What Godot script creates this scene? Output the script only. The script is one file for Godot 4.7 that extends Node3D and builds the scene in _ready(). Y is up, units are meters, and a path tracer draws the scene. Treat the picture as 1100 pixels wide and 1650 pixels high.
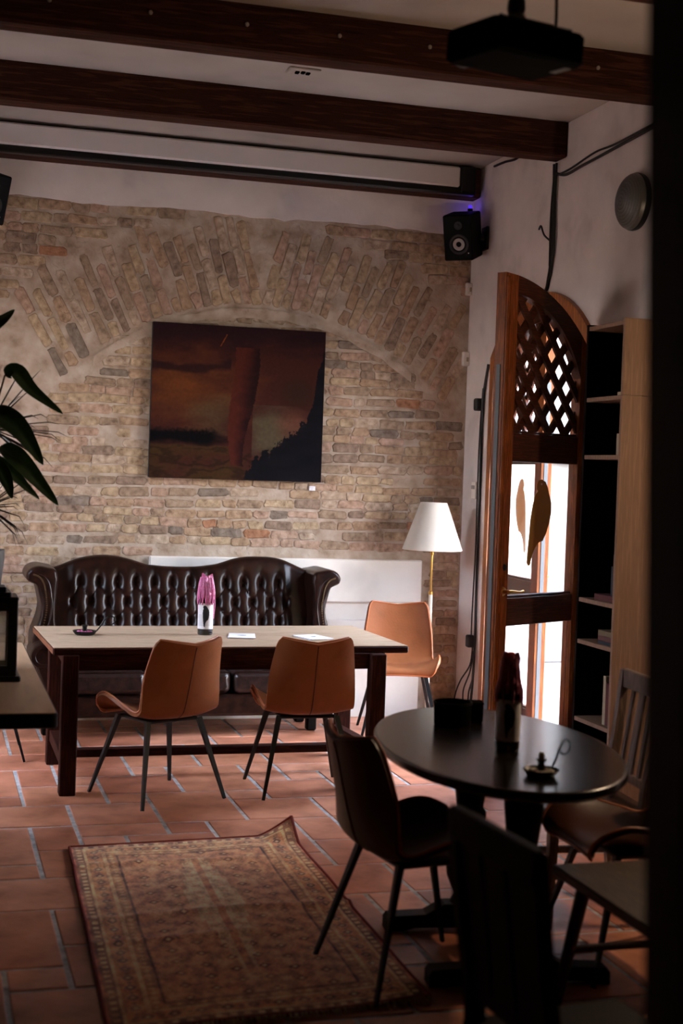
extends Node3D
# Cafe corner: brick arch wall, leather sofa and long table, open arched door on the right.
# Metres, y up; the back wall is the plane z = -9.4, the right wall the plane x = 3.62, the floor y = 0.

var rng := RandomNumberGenerator.new()
var counts := {}
var M := {}
var T := {}

class Buf:
	var v := PackedVector3Array()
	var n := PackedVector3Array()
	var t := PackedVector2Array()
	# one closed piece: triangles of any winding; turned outward by its volume, smoothed below the given angle
	func put(p: PackedVector3Array, uv: PackedVector2Array, smooth: float) -> void:
		var vol := 0.0
		var o := p[0]
		for i in range(0, p.size(), 3):
			vol += (p[i] - o).dot((p[i + 1] - o).cross(p[i + 2] - o))
		var ccw := vol > 0.0
		var fn := PackedVector3Array()
		var fu := PackedVector3Array()
		for i in range(0, p.size(), 3):
			var w := (p[i + 1] - p[i]).cross(p[i + 2] - p[i])
			if not ccw:
				w = -w
			fn.append(w)
			fu.append(w.normalized())
		var near := {}
		var keys := PackedInt64Array()
		if smooth > 0.0:
			for i in p.size():
				var q := p[i]
				var k: int = (roundi(q.x * 10000.0) + 500000) + (roundi(q.y * 10000.0) + 500000) * 2000003 + (roundi(q.z * 10000.0) + 500000) * 4000012000009
				keys.append(k)
				if near.has(k):
					near[k].append(i / 3)
				else:
					near[k] = PackedInt32Array([i / 3])
		var cs := cos(deg_to_rad(smooth))
		var order := [0, 2, 1] if ccw else [0, 1, 2]
		for f in range(0, p.size() / 3):
			if fn[f].length_squared() < 1e-18:
				continue
			for c in order:
				var i: int = f * 3 + c
				var s := fu[f]
				if smooth > 0.0:
					s = Vector3.ZERO
					var l: PackedInt32Array = near[keys[i]]
					for g in l:
						if fu[g].dot(fu[f]) > cs:
							s += fn[g]
					s = s.normalized()
					if s == Vector3.ZERO:
						s = fu[f]
				v.append(p[i])
				n.append(s)
				t.append(uv[i] if uv.size() else Vector2.ZERO)

	func mesh() -> ArrayMesh:
		var a := []
		a.resize(Mesh.ARRAY_MAX)
		a[Mesh.ARRAY_VERTEX] = v
		a[Mesh.ARRAY_NORMAL] = n
		a[Mesh.ARRAY_TEX_UV] = t
		var m := ArrayMesh.new()
		m.add_surface_from_arrays(Mesh.PRIMITIVE_TRIANGLES, a)
		return m

# ------------------------------------------------------------------ naming and parenting
func numbered(parent: Node, called: String) -> String:
	var key := str(parent.get_instance_id()) + called
	var c: int = counts.get(key, 0)
	counts[key] = c + 1
	return called if c == 0 else "%s_%03d" % [called, c]

func part(called: String, b: Buf, m: Material, parent: Node, at := Vector3.ZERO) -> MeshInstance3D:
	var o := MeshInstance3D.new()
	o.name = numbered(parent, called)
	o.mesh = b.mesh()
	o.material_override = m
	parent.add_child(o, true)
	o.position = at
	return o

func piece(called: String, mesh: Mesh, m: Material, parent: Node) -> MeshInstance3D:
	var o := MeshInstance3D.new()
	o.name = numbered(parent, called)
	o.mesh = mesh
	o.material_override = m
	parent.add_child(o, true)
	return o

func thing(called: String, label: String, category: String, at := Vector3.ZERO, yaw := 0.0, group := "") -> Node3D:
	var o := Node3D.new()
	o.name = numbered(self, called)
	add_child(o, true)
	o.position = at
	o.rotation.y = deg_to_rad(yaw)
	return tag(o, label, category, group)

func tag(o: Node3D, label: String, category: String, group := "", kind := "") -> Node3D:
	o.set_meta("label", label)
	o.set_meta("category", category)
	if group:
		o.set_meta("group", group)
	if kind:
		o.set_meta("kind", kind)
	return o

func struct_(called: String, b: Buf, m: Material, label: String, category: String) -> MeshInstance3D:
	var o := part(called, b, m, self)
	tag(o, label, category, "", "structure")
	return o

func copy_of(src: Node3D, called: String, label: String, at: Vector3, yaw: float) -> Node3D:
	var o: Node3D = src.duplicate()
	o.name = numbered(self, called)
	add_child(o, true)
	o.position = at
	o.rotation.y = deg_to_rad(yaw)
	o.set_meta("label", label)
	return o

# ------------------------------------------------------------------ shapes
func quad_rows(rows: Array, ring: bool, caps: bool) -> Array:
	var p := PackedVector3Array()
	var uv := PackedVector2Array()
	var nr := rows.size()
	for i in nr - 1:
		var a: PackedVector3Array = rows[i]
		var b: PackedVector3Array = rows[i + 1]
		var m := a.size()
		var last := m if ring else m - 1
		for j in last:
			var k := (j + 1) % m
			var u0 := float(j) / last
			var u1 := float(j + 1) / last
			var v0 := float(i) / (nr - 1)
			var v1 := float(i + 1) / (nr - 1)
			p.append_array([a[j], a[k], b[k], a[j], b[k], b[j]])
			uv.append_array([Vector2(u0, v0), Vector2(u1, v0), Vector2(u1, v1), Vector2(u0, v0), Vector2(u1, v1), Vector2(u0, v1)])
	if caps:
		for e in [0, nr - 1]:
			var a: PackedVector3Array = rows[e]
			var c := Vector3.ZERO
			for q in a:
				c += q
			c /= a.size()
			for j in a.size():
				var k := (j + 1) % a.size()
				if e == 0:
					p.append_array([c, a[k], a[j]])
				else:
					p.append_array([c, a[j], a[k]])
				uv.append_array([Vector2.ZERO, Vector2.ZERO, Vector2.ZERO])
	return [p, uv]

func box(b: Buf, c: Vector3, s: Vector3, ch := 0.004, bs := Basis()) -> void:
	var h := s * 0.5
	ch = minf(ch, minf(h.x, minf(h.y, h.z)) * 0.9)
	var p := PackedVector3Array()
	var axes := [Vector3.RIGHT, Vector3.UP, Vector3.BACK]
	# corner points: P(sx,sy,sz,axis) lies on the face across that axis
	var P := func(sx: float, sy: float, sz: float, ax: int) -> Vector3:
		var d := Vector3(h.x - (0.0 if ax == 0 else ch), h.y - (0.0 if ax == 1 else ch), h.z - (0.0 if ax == 2 else ch))
		return c + bs * Vector3(sx * d.x, sy * d.y, sz * d.z)
	for ax in 3:
		for sg in [-1.0, 1.0]:
			var q := []
			for k in [[-1.0, -1.0], [1.0, -1.0], [1.0, 1.0], [-1.0, 1.0]]:
				var w := [0.0, 0.0, 0.0]
				w[ax] = sg
				w[(ax + 1) % 3] = k[0]
				w[(ax + 2) % 3] = k[1]
				q.append(P.call(w[0], w[1], w[2], ax))
			if sg > 0:
				p.append_array([q[0], q[1], q[2], q[0], q[2], q[3]])
			else:
				p.append_array([q[0], q[2], q[1], q[0], q[3], q[2]])
	if ch > 0.0:
		for ax in 3:      # edges along ax
			var a1 := (ax + 1) % 3
			var a2 := (ax + 2) % 3
			for s1 in [-1.0, 1.0]:
				for s2 in [-1.0, 1.0]:
					var w0 := [0.0, 0.0, 0.0]
					w0[a1] = s1
					w0[a2] = s2
					var w1 := w0.duplicate()
					w0[ax] = -1.0
					w1[ax] = 1.0
					var e0: Vector3 = P.call(w0[0], w0[1], w0[2], a1)
					var e1: Vector3 = P.call(w1[0], w1[1], w1[2], a1)
					var f1: Vector3 = P.call(w1[0], w1[1], w1[2], a2)
					var f0: Vector3 = P.call(w0[0], w0[1], w0[2], a2)
					if s1 * s2 > 0:
						p.append_array([e0, f1, e1, e0, f0, f1])
					else:
						p.append_array([e0, e1, f1, e0, f1, f0])
		for sx in [-1.0, 1.0]:
			for sy in [-1.0, 1.0]:
				for sz in [-1.0, 1.0]:
					var a: Vector3 = P.call(sx, sy, sz, 0)
					var d: Vector3 = P.call(sx, sy, sz, 1)
					var e: Vector3 = P.call(sx, sy, sz, 2)
					if sx * sy * sz > 0:
						p.append_array([a, d, e])
					else:
						p.append_array([a, e, d])
	b.put(p, PackedVector2Array(), 0.0)

func curve_pts(ctrl: Array, steps: int) -> PackedVector3Array:   # Catmull-Rom through the control points
	var out := PackedVector3Array()
	for i in ctrl.size() - 1:
		var p0: Vector3 = ctrl[maxi(i - 1, 0)]
		var p1: Vector3 = ctrl[i]
		var p2: Vector3 = ctrl[i + 1]
		var p3: Vector3 = ctrl[mini(i + 2, ctrl.size() - 1)]
		for k in steps:
			out.append(p1.cubic_interpolate(p2, p0, p3, float(k) / steps))
	out.append(ctrl[-1])
	return out

func tube(b: Buf, path: PackedVector3Array, radii: Array, sides := 8, smooth := 60.0, squash := 1.0) -> void:
	var rows := []
	var up := Vector3.UP
	var d0 := (path[1] - path[0]).normalized()
	if absf(d0.dot(up)) > 0.9:
		up = Vector3.RIGHT
	var nrm := (up - d0 * up.dot(d0)).normalized()
	for i in path.size():
		var d := (path[mini(i + 1, path.size() - 1)] - path[maxi(i - 1, 0)]).normalized()
		nrm = (nrm - d * nrm.dot(d)).normalized()
		var bi := d.cross(nrm)
		var f := float(i) / (path.size() - 1) * (radii.size() - 1)
		var k := mini(int(f), radii.size() - 2) if radii.size() > 1 else 0
		var r: float = radii[0] if radii.size() == 1 else lerpf(radii[k], radii[k + 1], f - k)
		var ring := PackedVector3Array()
		for j in sides:
			var a := TAU * (j + 0.5) / sides
			ring.append(path[i] + (nrm * cos(a) + bi * sin(a) * squash) * r)
		rows.append(ring)
	var g := quad_rows(rows, true, true)
	b.put(g[0], g[1], smooth)

func lathe(b: Buf, prof: Array, segs := 24, xf := Transform3D(), smooth := 40.0) -> void:
	var rows := []
	for q: Vector2 in prof:
		var ring := PackedVector3Array()
		for j in segs:
			var a := TAU * j / segs
			ring.append(xf * Vector3(q.x * cos(a), q.y, q.x * sin(a)))
		rows.append(ring)
	var g := quad_rows(rows, true, true)
	b.put(g[0], g[1], smooth)

func prism(b: Buf, poly: PackedVector2Array, z0: float, z1: float, xf := Transform3D(), smooth := 25.0) -> void:
	var id := Geometry2D.triangulate_polygon(poly)
	var p := PackedVector3Array()
	var uv := PackedVector2Array()
	var cw := Geometry2D.is_polygon_clockwise(poly)
	for i in range(0, id.size(), 3):
		var a := poly[id[i]]
		var c := poly[id[i + 1]]
		var d := poly[id[i + 2]]
		if (c - a).cross(d - a) < 0:
			var w := c
			c = d
			d = w
		p.append_array([xf * Vector3(a.x, a.y, z1), xf * Vector3(c.x, c.y, z1), xf * Vector3(d.x, d.y, z1)])
		p.append_array([xf * Vector3(a.x, a.y, z0), xf * Vector3(d.x, d.y, z0), xf * Vector3(c.x, c.y, z0)])
		uv.append_array([a, c, d, a, d, c])
	var m := poly.size()
	for i in m:
		var a := poly[i]
		var c := poly[(i + 1) % m]
		if cw:
			var w := a
			a = c
			c = w
		var a0 := xf * Vector3(a.x, a.y, z0)
		var a1 := xf * Vector3(a.x, a.y, z1)
		var c0 := xf * Vector3(c.x, c.y, z0)
		var c1 := xf * Vector3(c.x, c.y, z1)
		p.append_array([a0, c0, c1, a0, c1, a1])
		uv.append_array([a, c, c, a, c, a])
	b.put(p, uv, smooth)

func shell(b: Buf, f: Callable, nu: int, nv: int, th: float, smooth := 50.0) -> void:   # a sheet with thickness
	var top := []
	var bot := []
	for i in nv + 1:
		var r := PackedVector3Array()
		var s := PackedVector3Array()
		for j in nu + 1:
			var u := float(j) / nu
			var v := float(i) / nv
			var c: Vector3 = f.call(u, v)
			var du: Vector3 = f.call(minf(u + 0.01, 1.0), v) - f.call(maxf(u - 0.01, 0.0), v)
			var dv: Vector3 = f.call(u, minf(v + 0.01, 1.0)) - f.call(u, maxf(v - 0.01, 0.0))
			var nn := du.cross(dv).normalized()
			r.append(c)
			s.append(c - nn * th)
		top.append(r)
		bot.append(s)
	# rings: across each v row, top then bottom reversed
	var rows := []
	for i in nv + 1:
		var ring := PackedVector3Array(top[i])
		var back := PackedVector3Array(bot[i])
		back.reverse()
		ring.append_array(back)
		rows.append(ring)
	var g := quad_rows(rows, true, false)
	var p: PackedVector3Array = g[0]
	var uv: PackedVector2Array = g[1]
	for e in [0, nv]:
		for j in nu:
			var a: Vector3 = top[e][j]
			var c: Vector3 = top[e][j + 1]
			var d: Vector3 = bot[e][j + 1]
			var h: Vector3 = bot[e][j]
			if e == 0:
				p.append_array([a, d, c, a, h, d])
			else:
				p.append_array([a, c, d, a, d, h])
			for k in 6:
				uv.append(Vector2.ZERO)
	b.put(p, uv, smooth)

func oval(cx: float, cy: float, rx: float, ry: float, n: int) -> PackedVector2Array:
	var p := PackedVector2Array()
	for i in n:
		p.append(Vector2(cx + rx * cos(TAU * i / n), cy + ry * sin(TAU * i / n)))
	return p

# ------------------------------------------------------------------ materials
func noise_tex(key: String, freq: float, cols: Array, oct := 4, size := 512, type := FastNoiseLite.TYPE_SIMPLEX_SMOOTH, warp := 0.0) -> NoiseTexture2D:
	var f := FastNoiseLite.new()
	f.seed = T.size() + 11
	f.noise_type = type
	f.frequency = freq
	f.fractal_octaves = oct
	if warp > 0.0:
		f.domain_warp_enabled = true
		f.domain_warp_amplitude = warp
		f.domain_warp_frequency = freq
	var g := Gradient.new()
	var offs := PackedFloat32Array()
	var cc := PackedColorArray()
	for i in cols.size():
		offs.append(float(i) / (cols.size() - 1))
		cc.append(cols[i])
	g.offsets = offs
	g.colors = cc
	var t := NoiseTexture2D.new()
	t.width = size
	t.height = size
	t.seamless = true
	t.noise = f
	t.color_ramp = g
	T[key] = t
	return t

func gr(x: float) -> Color:
	return Color(x, x, x)

func mat(key: String, col: Color, rough: float, o := {}) -> StandardMaterial3D:
	var m := StandardMaterial3D.new()
	m.resource_name = key
	m.albedo_color = col
	m.roughness = rough
	if o.has("tex"):
		m.albedo_texture = T[o.tex]
	if o.has("tex") or o.has("bump"):
		if not o.has("uv"):
			m.uv1_triplanar = true
			m.uv1_world_triplanar = o.get("world", false)
		m.uv1_scale = o.get("scale", Vector3.ONE)
	if o.has("bump"):
		m.heightmap_enabled = true
		m.heightmap_texture = T[o.bump]
		m.heightmap_scale = o.get("depth", 0.2)
	if o.has("rtex"):
		m.roughness_texture = T[o.rtex]
	if o.has("metal"):
		m.metallic = o.metal
	if o.has("spec"):
		m.metallic_specular = o.spec
	if o.has("coat"):
		m.clearcoat_enabled = true
		m.clearcoat = o.coat
		m.clearcoat_roughness = o.get("coatr", 0.2)
	if o.has("back"):
		m.backlight_enabled = true
		m.backlight = o.back
	if o.has("sheen"):
		m.rim_enabled = true
		m.rim = o.sheen
	M[key] = m
	return m

func glass(key: String, col: Color) -> StandardMaterial3D:
	var m := StandardMaterial3D.new()
	m.resource_name = key
	m.albedo_color = col
	m.transparency = BaseMaterial3D.TRANSPARENCY_ALPHA
	m.roughness = 0.02
	M[key] = m
	return m

func materials() -> void:
	noise_tex("mottle", 0.012, [gr(0.62), gr(0.82), gr(0.92), gr(1.0)], 5)
	noise_tex("mottle_soft", 0.008, [gr(0.86), gr(0.94), gr(0.97), gr(1.0)], 4)
	noise_tex("mottle_strong", 0.014, [gr(0.25), gr(0.6), gr(0.85), gr(1.0)], 5)
	noise_tex("fine", 0.06, [gr(0.0), gr(1.0)], 5)
	noise_tex("rough_relief", 0.025, [gr(0.0), gr(0.45), gr(0.6), gr(1.0)], 6)
	noise_tex("grain", 0.02, [gr(0.42), gr(0.75), gr(0.68), gr(1.0), gr(0.8)], 4, 512, FastNoiseLite.TYPE_SIMPLEX_SMOOTH, 20.0)
	noise_tex("grain_soft", 0.012, [gr(0.80), gr(0.93), gr(0.88), gr(1.0), gr(0.92)], 4)
	noise_tex("pores", 0.35, [gr(0.55), gr(0.9), gr(1.0)], 2)
	noise_tex("leather", 0.09, [gr(0.0), gr(0.7), gr(1.0)], 3, 512, FastNoiseLite.TYPE_CELLULAR)
	noise_tex("mortar_c", 0.012, [Color(0.56, 0.49, 0.43), Color(0.70, 0.64, 0.59), Color(0.76, 0.71, 0.67), Color(0.80, 0.77, 0.75)], 5)
	noise_tex("brick_c", 0.018, [Color(0.58, 0.52, 0.47), Color(0.80, 0.75, 0.69), Color(0.91, 0.87, 0.82), Color(1.0, 0.97, 0.94)], 5)
	noise_tex("tile_c", 0.010, [Color(0.74, 0.66, 0.61), Color(0.88, 0.84, 0.81), Color(0.95, 0.92, 0.90), Color(1, 1, 1)], 4)
	noise_tex("scrub", 0.02, [Color(0.50, 0.36, 0.25), Color(0.80, 0.68, 0.55), Color(0.90, 0.80, 0.69), Color(0.84, 0.72, 0.60), Color(0.95, 0.88, 0.79)], 5, 512, FastNoiseLite.TYPE_SIMPLEX_SMOOTH, 25.0)
	noise_tex("wax_c", 0.05, [Color(0.35, 0.08, 0.2), Color(0.72, 0.25, 0.45), Color(0.86, 0.52, 0.70), Color(0.93, 0.75, 0.86)], 4)
	noise_tex("wax_d", 0.05, [Color(0.40, 0.08, 0.14), Color(0.66, 0.22, 0.32), Color(0.74, 0.52, 0.60), Color(0.90, 0.84, 0.86)], 4)
	noise_tex("crackle", 0.05, [gr(0.9), gr(0.1), gr(0.0), gr(0.0)], 2, 512, FastNoiseLite.TYPE_CELLULAR)

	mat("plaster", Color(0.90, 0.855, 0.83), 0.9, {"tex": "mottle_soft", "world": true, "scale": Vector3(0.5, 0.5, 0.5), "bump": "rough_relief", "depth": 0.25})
	mat("plaster_white", Color(0.92, 0.89, 0.85), 0.8, {"tex": "mottle_soft", "world": true, "scale": Vector3(0.35, 0.35, 0.35), "bump": "rough_relief", "depth": 0.2})
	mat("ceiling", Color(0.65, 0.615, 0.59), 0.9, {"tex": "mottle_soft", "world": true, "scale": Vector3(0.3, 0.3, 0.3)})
	mat("rear", Color(0.26, 0.18, 0.15), 0.95, {"spec": 0.1})  # dark on unseen surfaces, to keep bounce light out of the foreground
	mat("mortar", Color(0.92, 0.885, 0.835), 0.95, {"tex": "mortar_c", "world": true, "scale": Vector3(0.9, 0.9, 0.9), "bump": "rough_relief", "depth": 0.8})
	var bc := [Color(0.77, 0.70, 0.60), Color(0.73, 0.64, 0.55), Color(0.67, 0.60, 0.53), Color(0.62, 0.55, 0.50), Color(0.76, 0.66, 0.60), Color(0.78, 0.72, 0.66), Color(0.56, 0.52, 0.49), Color(0.71, 0.53, 0.42)]
	for i in bc.size():
		mat("brick_%d" % i, bc[i], 0.95, {"tex": "brick_c", "world": true, "scale": Vector3(1.6, 1.6, 1.6), "bump": "rough_relief", "depth": 0.7})
	var tc := [Color(0.86, 0.58, 0.45), Color(0.82, 0.54, 0.42), Color(0.88, 0.61, 0.49), Color(0.78, 0.50, 0.39)]
	for i in tc.size():
		mat("tile_%d" % i, tc[i], 0.42, {"tex": "tile_c", "world": true, "scale": Vector3(0.8, 0.8, 0.8), "bump": "fine", "depth": 0.06})
	mat("grout", Color(0.80, 0.78, 0.77), 0.9, {"tex": "mottle", "world": true, "scale": Vector3(2, 2, 2)})
	mat("beam", Color(0.31, 0.18, 0.14), 0.8, {"spec": 0.2, "tex": "grain", "world": true, "scale": Vector3(0.25, 3.5, 3.5), "bump": "grain", "depth": 0.6})
	mat("dark_wood_x", Color(0.24, 0.105, 0.07), 0.6, {"spec": 0.2, "tex": "grain", "scale": Vector3(0.5, 7, 7)})
	mat("dark_wood_y", Color(0.24, 0.105, 0.07), 0.6, {"spec": 0.2, "tex": "grain", "scale": Vector3(7, 0.5, 7)})
	mat("edge_wood", Color(0.55, 0.30, 0.16), 0.5, {"tex": "grain", "scale": Vector3(7, 7, 0.5)})
	mat("scrubbed", Color(0.82, 0.80, 0.78), 0.5, {"tex": "scrub", "scale": Vector3(0.35, 4, 4)})
	mat("black_wood", Color(0.10, 0.065, 0.045), 0.27, {"spec": 0.45, "tex": "grain", "scale": Vector3(4, 4, 0.8), "coat": 0.35, "coatr": 0.17})
	mat("black_wood_y", Color(0.075, 0.05, 0.042), 0.55, {"spec": 0.2, "tex": "grain", "scale": Vector3(6, 0.7, 6)})
	mat("brown_wood", Color(0.26, 0.17, 0.115), 0.42, {"spec": 0.3, "tex": "grain", "scale": Vector3(6, 0.7, 6)})
	mat("table_brown", Color(0.70, 0.56, 0.44), 0.4, {"spec": 0.3, "tex": "mottle_soft", "scale": Vector3(3, 3, 0.4)})
	mat("bench_wood", Color(0.34, 0.25, 0.17), 0.5, {"tex": "grain", "scale": Vector3(7, 7, 0.6)})
	mat("grey_wood", Color(0.50, 0.42, 0.36), 0.45, {"tex": "grain", "scale": Vector3(7, 0.6, 7)})
	mat("walnut", Color(0.57, 0.455, 0.375), 0.6, {"spec": 0.3, "tex": "grain_soft", "scale": Vector3(9, 0.4, 9)})
	mat("walnut_dark", Color(0.09, 0.06, 0.05), 0.7, {"spec": 0.15, "tex": "grain", "scale": Vector3(2, 0.5, 9)})  # post timber; in the bookcase it paints in the shade
	mat("door_wood", Color(0.62, 0.33, 0.13), 0.5, {"spec": 0.3, "tex": "grain", "scale": Vector3(9, 0.5, 9)})  # brightened to carry the orange light on the lock stile
	mat("door_wood_shade_x", Color(0.34, 0.17, 0.09), 0.45, {"spec": 0.3, "tex": "grain", "scale": Vector3(0.5, 9, 9)})  # same door wood darkened, backlit shade put into the colour
	mat("frame_wood", Color(0.72, 0.42, 0.20), 0.45, {"tex": "grain", "world": true, "scale": Vector3(7, 0.5, 7)})
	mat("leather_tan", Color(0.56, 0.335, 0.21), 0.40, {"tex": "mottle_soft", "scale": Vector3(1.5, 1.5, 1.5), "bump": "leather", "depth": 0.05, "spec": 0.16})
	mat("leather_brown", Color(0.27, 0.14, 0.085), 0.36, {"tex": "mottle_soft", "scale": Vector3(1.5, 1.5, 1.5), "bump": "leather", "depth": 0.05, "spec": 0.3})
	mat("leather_edge", Color(0.66, 0.36, 0.19), 0.5)
	mat("stitch", Color(0.36, 0.16, 0.07), 0.6)
	mat("leather_dark", Color(0.185, 0.098, 0.07), 0.32, {"spec": 0.30, "tex": "mottle_strong", "scale": Vector3(1.2, 1.2, 1.2), "bump": "leather", "depth": 0.05, "coat": 0.10, "coatr": 0.25})
	mat("leather_cushion", Color(0.20, 0.12, 0.10), 0.36, {"spec": 0.4, "tex": "mottle_strong", "scale": Vector3(2, 2, 2), "bump": "crackle", "depth": 0.12, "coat": 0.3})
	mat("nail", Color(0.45, 0.38, 0.28), 0.35, {"metal": 0.9})
	mat("black_metal", Color(0.03, 0.032, 0.035), 0.42, {"spec": 0.4})
	mat("black_plastic", Color(0.028, 0.028, 0.030), 0.6, {"spec": 0.2})
	mat("soft_black", Color(0.016, 0.016, 0.017), 0.9, {"spec": 0.1})
	mat("rubber", Color(0.03, 0.03, 0.03), 0.6)
	mat("grey_cone", Color(0.58, 0.55, 0.53), 0.5)
	mat("steel", Color(0.34, 0.345, 0.35), 0.6, {"metal": 0.2})
	mat("brass", Color(0.80, 0.62, 0.32), 0.28, {"metal": 1.0})
	mat("cream_enamel", Color(0.90, 0.86, 0.78), 0.35)
	mat("shade", Color(0.82, 0.78, 0.72), 0.85, {"back": Color(0.5, 0.46, 0.4)})
	mat("white_plastic", Color(0.85, 0.82, 0.78), 0.4)
	mat("white_box", Color(0.78, 0.755, 0.745), 0.6)
	mat("paper", Color(0.93, 0.92, 0.94), 0.8)
	mat("ink", Color(0.05, 0.045, 0.06), 0.7)
	mat("wax_pink", Color(1, 1, 1), 0.45, {"tex": "wax_c", "scale": Vector3(9, 9, 9)})
	mat("wax_red", Color(1, 1, 1), 0.45, {"tex": "wax_d", "scale": Vector3(9, 9, 9)})
	mat("wax_white", Color(0.88, 0.84, 0.78), 0.5)
	mat("candle_red", Color(0.75, 0.16, 0.06), 0.45)
	mat("bottle_green", Color(0.02, 0.03, 0.022), 0.08, {"spec": 0.6})
	mat("gold_film", Color(0.60, 0.46, 0.24), 0.7, {"back": Color(0.6, 0.45, 0.22)})
	mat("leaf", Color(0.14, 0.28, 0.11), 0.4, {"tex": "mottle", "scale": Vector3(4, 4, 4), "back": Color(0.12, 0.25, 0.05)})
	mat("leaf_pale", Color(0.26, 0.34, 0.20), 0.45, {"tex": "mottle", "scale": Vector3(4, 4, 4), "back": Color(0.2, 0.3, 0.1)})
	mat("blade", Color(0.17, 0.13, 0.10), 0.5)
	mat("stem", Color(0.20, 0.15, 0.09), 0.7)
	mat("pot", Color(0.22, 0.15, 0.11), 0.6, {"tex": "mottle_strong", "scale": Vector3(3, 3, 3)})
	mat("soil", Color(0.10, 0.07, 0.05), 0.95)
	mat("wool_fringe", Color(0.72, 0.62, 0.48), 0.95)
	mat("binding", Color(0.50, 0.16, 0.10), 0.9)
	mat("cable", Color(0.025, 0.024, 0.024), 0.5)
	mat("ribbed_glass", Color(0.26, 0.255, 0.24), 0.4, {"spec": 0.7})
	mat("outside_white", Color(0.52, 0.50, 0.48), 0.9, {"tex": "mottle", "world": true, "scale": Vector3(0.3, 0.3, 0.3)})
	mat("outside_ground", Color(0.50, 0.47, 0.44), 0.9, {"tex": "mottle", "world": true, "scale": Vector3(0.3, 0.3, 0.3)})
	mat("stone", Color(0.84, 0.80, 0.74), 0.6, {"tex": "mottle", "scale": Vector3(2, 2, 2)})
	var bk := [Color(0.30, 0.08, 0.08), Color(0.42, 0.36, 0.26), Color(0.12, 0.16, 0.20), Color(0.36, 0.20, 0.18), Color(0.62, 0.56, 0.46)]
	for i in bk.size():
		mat("book_%d" % i, bk[i], 0.7)
	glass("pane", Color(1, 1, 1, 0.06))
	glass("lantern_pane", Color(0.8, 0.85, 0.8, 0.25))

# ------------------------------------------------------------------ the scene
func _ready() -> void:
	rng.seed = 20240611
	var cam := Camera3D.new()
	cam.name = "camera"
	add_child(cam)
	var lens := CameraAttributesPhysical.new()
	lens.frustum_focal_length = 33.166
	lens.frustum_focus_distance = 8.3
	lens.exposure_aperture = 1.6
	lens.frustum_far = 200.0
	lens.frustum_near = 0.05
	cam.attributes = lens
	cam.position = Vector3(0, 1.70, 0)
	cam.rotation_degrees = Vector3(-1.64, -16.2, 1.97)
	cam.fov = 39.78
	var we := WorldEnvironment.new()
	we.name = "surroundings"
	var env := Environment.new()
	env.background_mode = Environment.BG_SKY
	env.background_energy_multiplier = 40.0
	var sky := Sky.new()
	var sm := ProceduralSkyMaterial.new()
	sm.sky_top_color = Color(0.80, 0.88, 1.0)
	sm.sky_horizon_color = Color(1.0, 0.965, 0.92)
	sm.ground_bottom_color = Color(0.5, 0.48, 0.45)
	sm.ground_horizon_color = Color(0.9, 0.9, 0.9)
	sm.sky_energy_multiplier = 1.0
	sm.ground_energy_multiplier = 1.0
	sky.sky_material = sm
	env.sky = sky
	env.tonemap_mode = Environment.TONE_MAPPER_LINEAR
	env.tonemap_exposure = 1.0
	env.sdfgi_enabled = true
	env.ssao_enabled = true
	env.ssil_enabled = true
	we.environment = env  # far side darkened, its shade put into the colour
	add_child(we)

	materials()  # shade of the open interior put into the colour
	room()
	door()
	back_wall()
	floor_tiles()
	beams()
	rug()
	sofa()
	long_table()
	leather_chairs()
	oval_table()
	wooden_chairs()
	bookcase()
	floor_lamp()
	painting()
	electrics()
	tabletop_things()
	left_corner()
	projector()

const XW := 3.62      # right wall
const ZW := -9.40     # face of the brick wall
const XL := -1.10     # left wall
const YC := 3.84      # ceiling
const ZR := 1.60      # wall close behind the viewpoint
const HZ := -7.42     # hinge jamb of the door opening
const DW := 0.715     # half the width of the doorway
const LW := 0.80      # width of the door leaf

func arch_y(s: float) -> float:      # underside of the arched opening, s from a jamb (0) to the middle (DW)
	var d := DW - s
	return 2.80 - (0.9 - sqrt(0.81 - d * d))

func opening(off: float) -> PackedVector2Array:    # outline of the arched opening, in (z, y), grown by off; starts and ends at the floor
	var p := PackedVector2Array()
	var mid := HZ - DW
	p.append(Vector2(HZ + off, -0.2))
	for i in 25:
		var a := float(i) / 24.0 * 2.0 - 1.0
		var z := mid - a * (DW + off)
		p.append(Vector2(z, arch_y(DW - absf(a) * DW) + off))
	p.append(Vector2(HZ - 2 * DW - off, -0.2))
	return p

func window_unit(called: String, label: String, at: Vector3, size: Vector2, yaw: float) -> void:
	var o := Node3D.new()
	o.name = called
	add_child(o)
	tag(o, label, "window", "", "structure")
	o.position = at
	o.rotation.y = deg_to_rad(yaw)
	var b := Buf.new()
	for x in [-size.x * 0.5 + 0.03, 0.0, size.x * 0.5 - 0.03]:
		box(b, Vector3(x, 0, 0), Vector3(0.06, size.y, 0.07), 0.006)
	for y in [-size.y * 0.5 + 0.03, size.y * 0.5 - 0.03]:
		box(b, Vector3(0, y, 0), Vector3(size.x, 0.06, 0.066), 0.006)
	part("window_frame", b, M.door_wood, o)
	for k in [-1.0, 1.0]:
		b = Buf.new()
		box(b, Vector3(k * (size.x * 0.25 - 0.0), 0, 0), Vector3(size.x * 0.5 - 0.09, size.y - 0.12, 0.006), 0.0)
		part("pane", b, M.pane, o)

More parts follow.
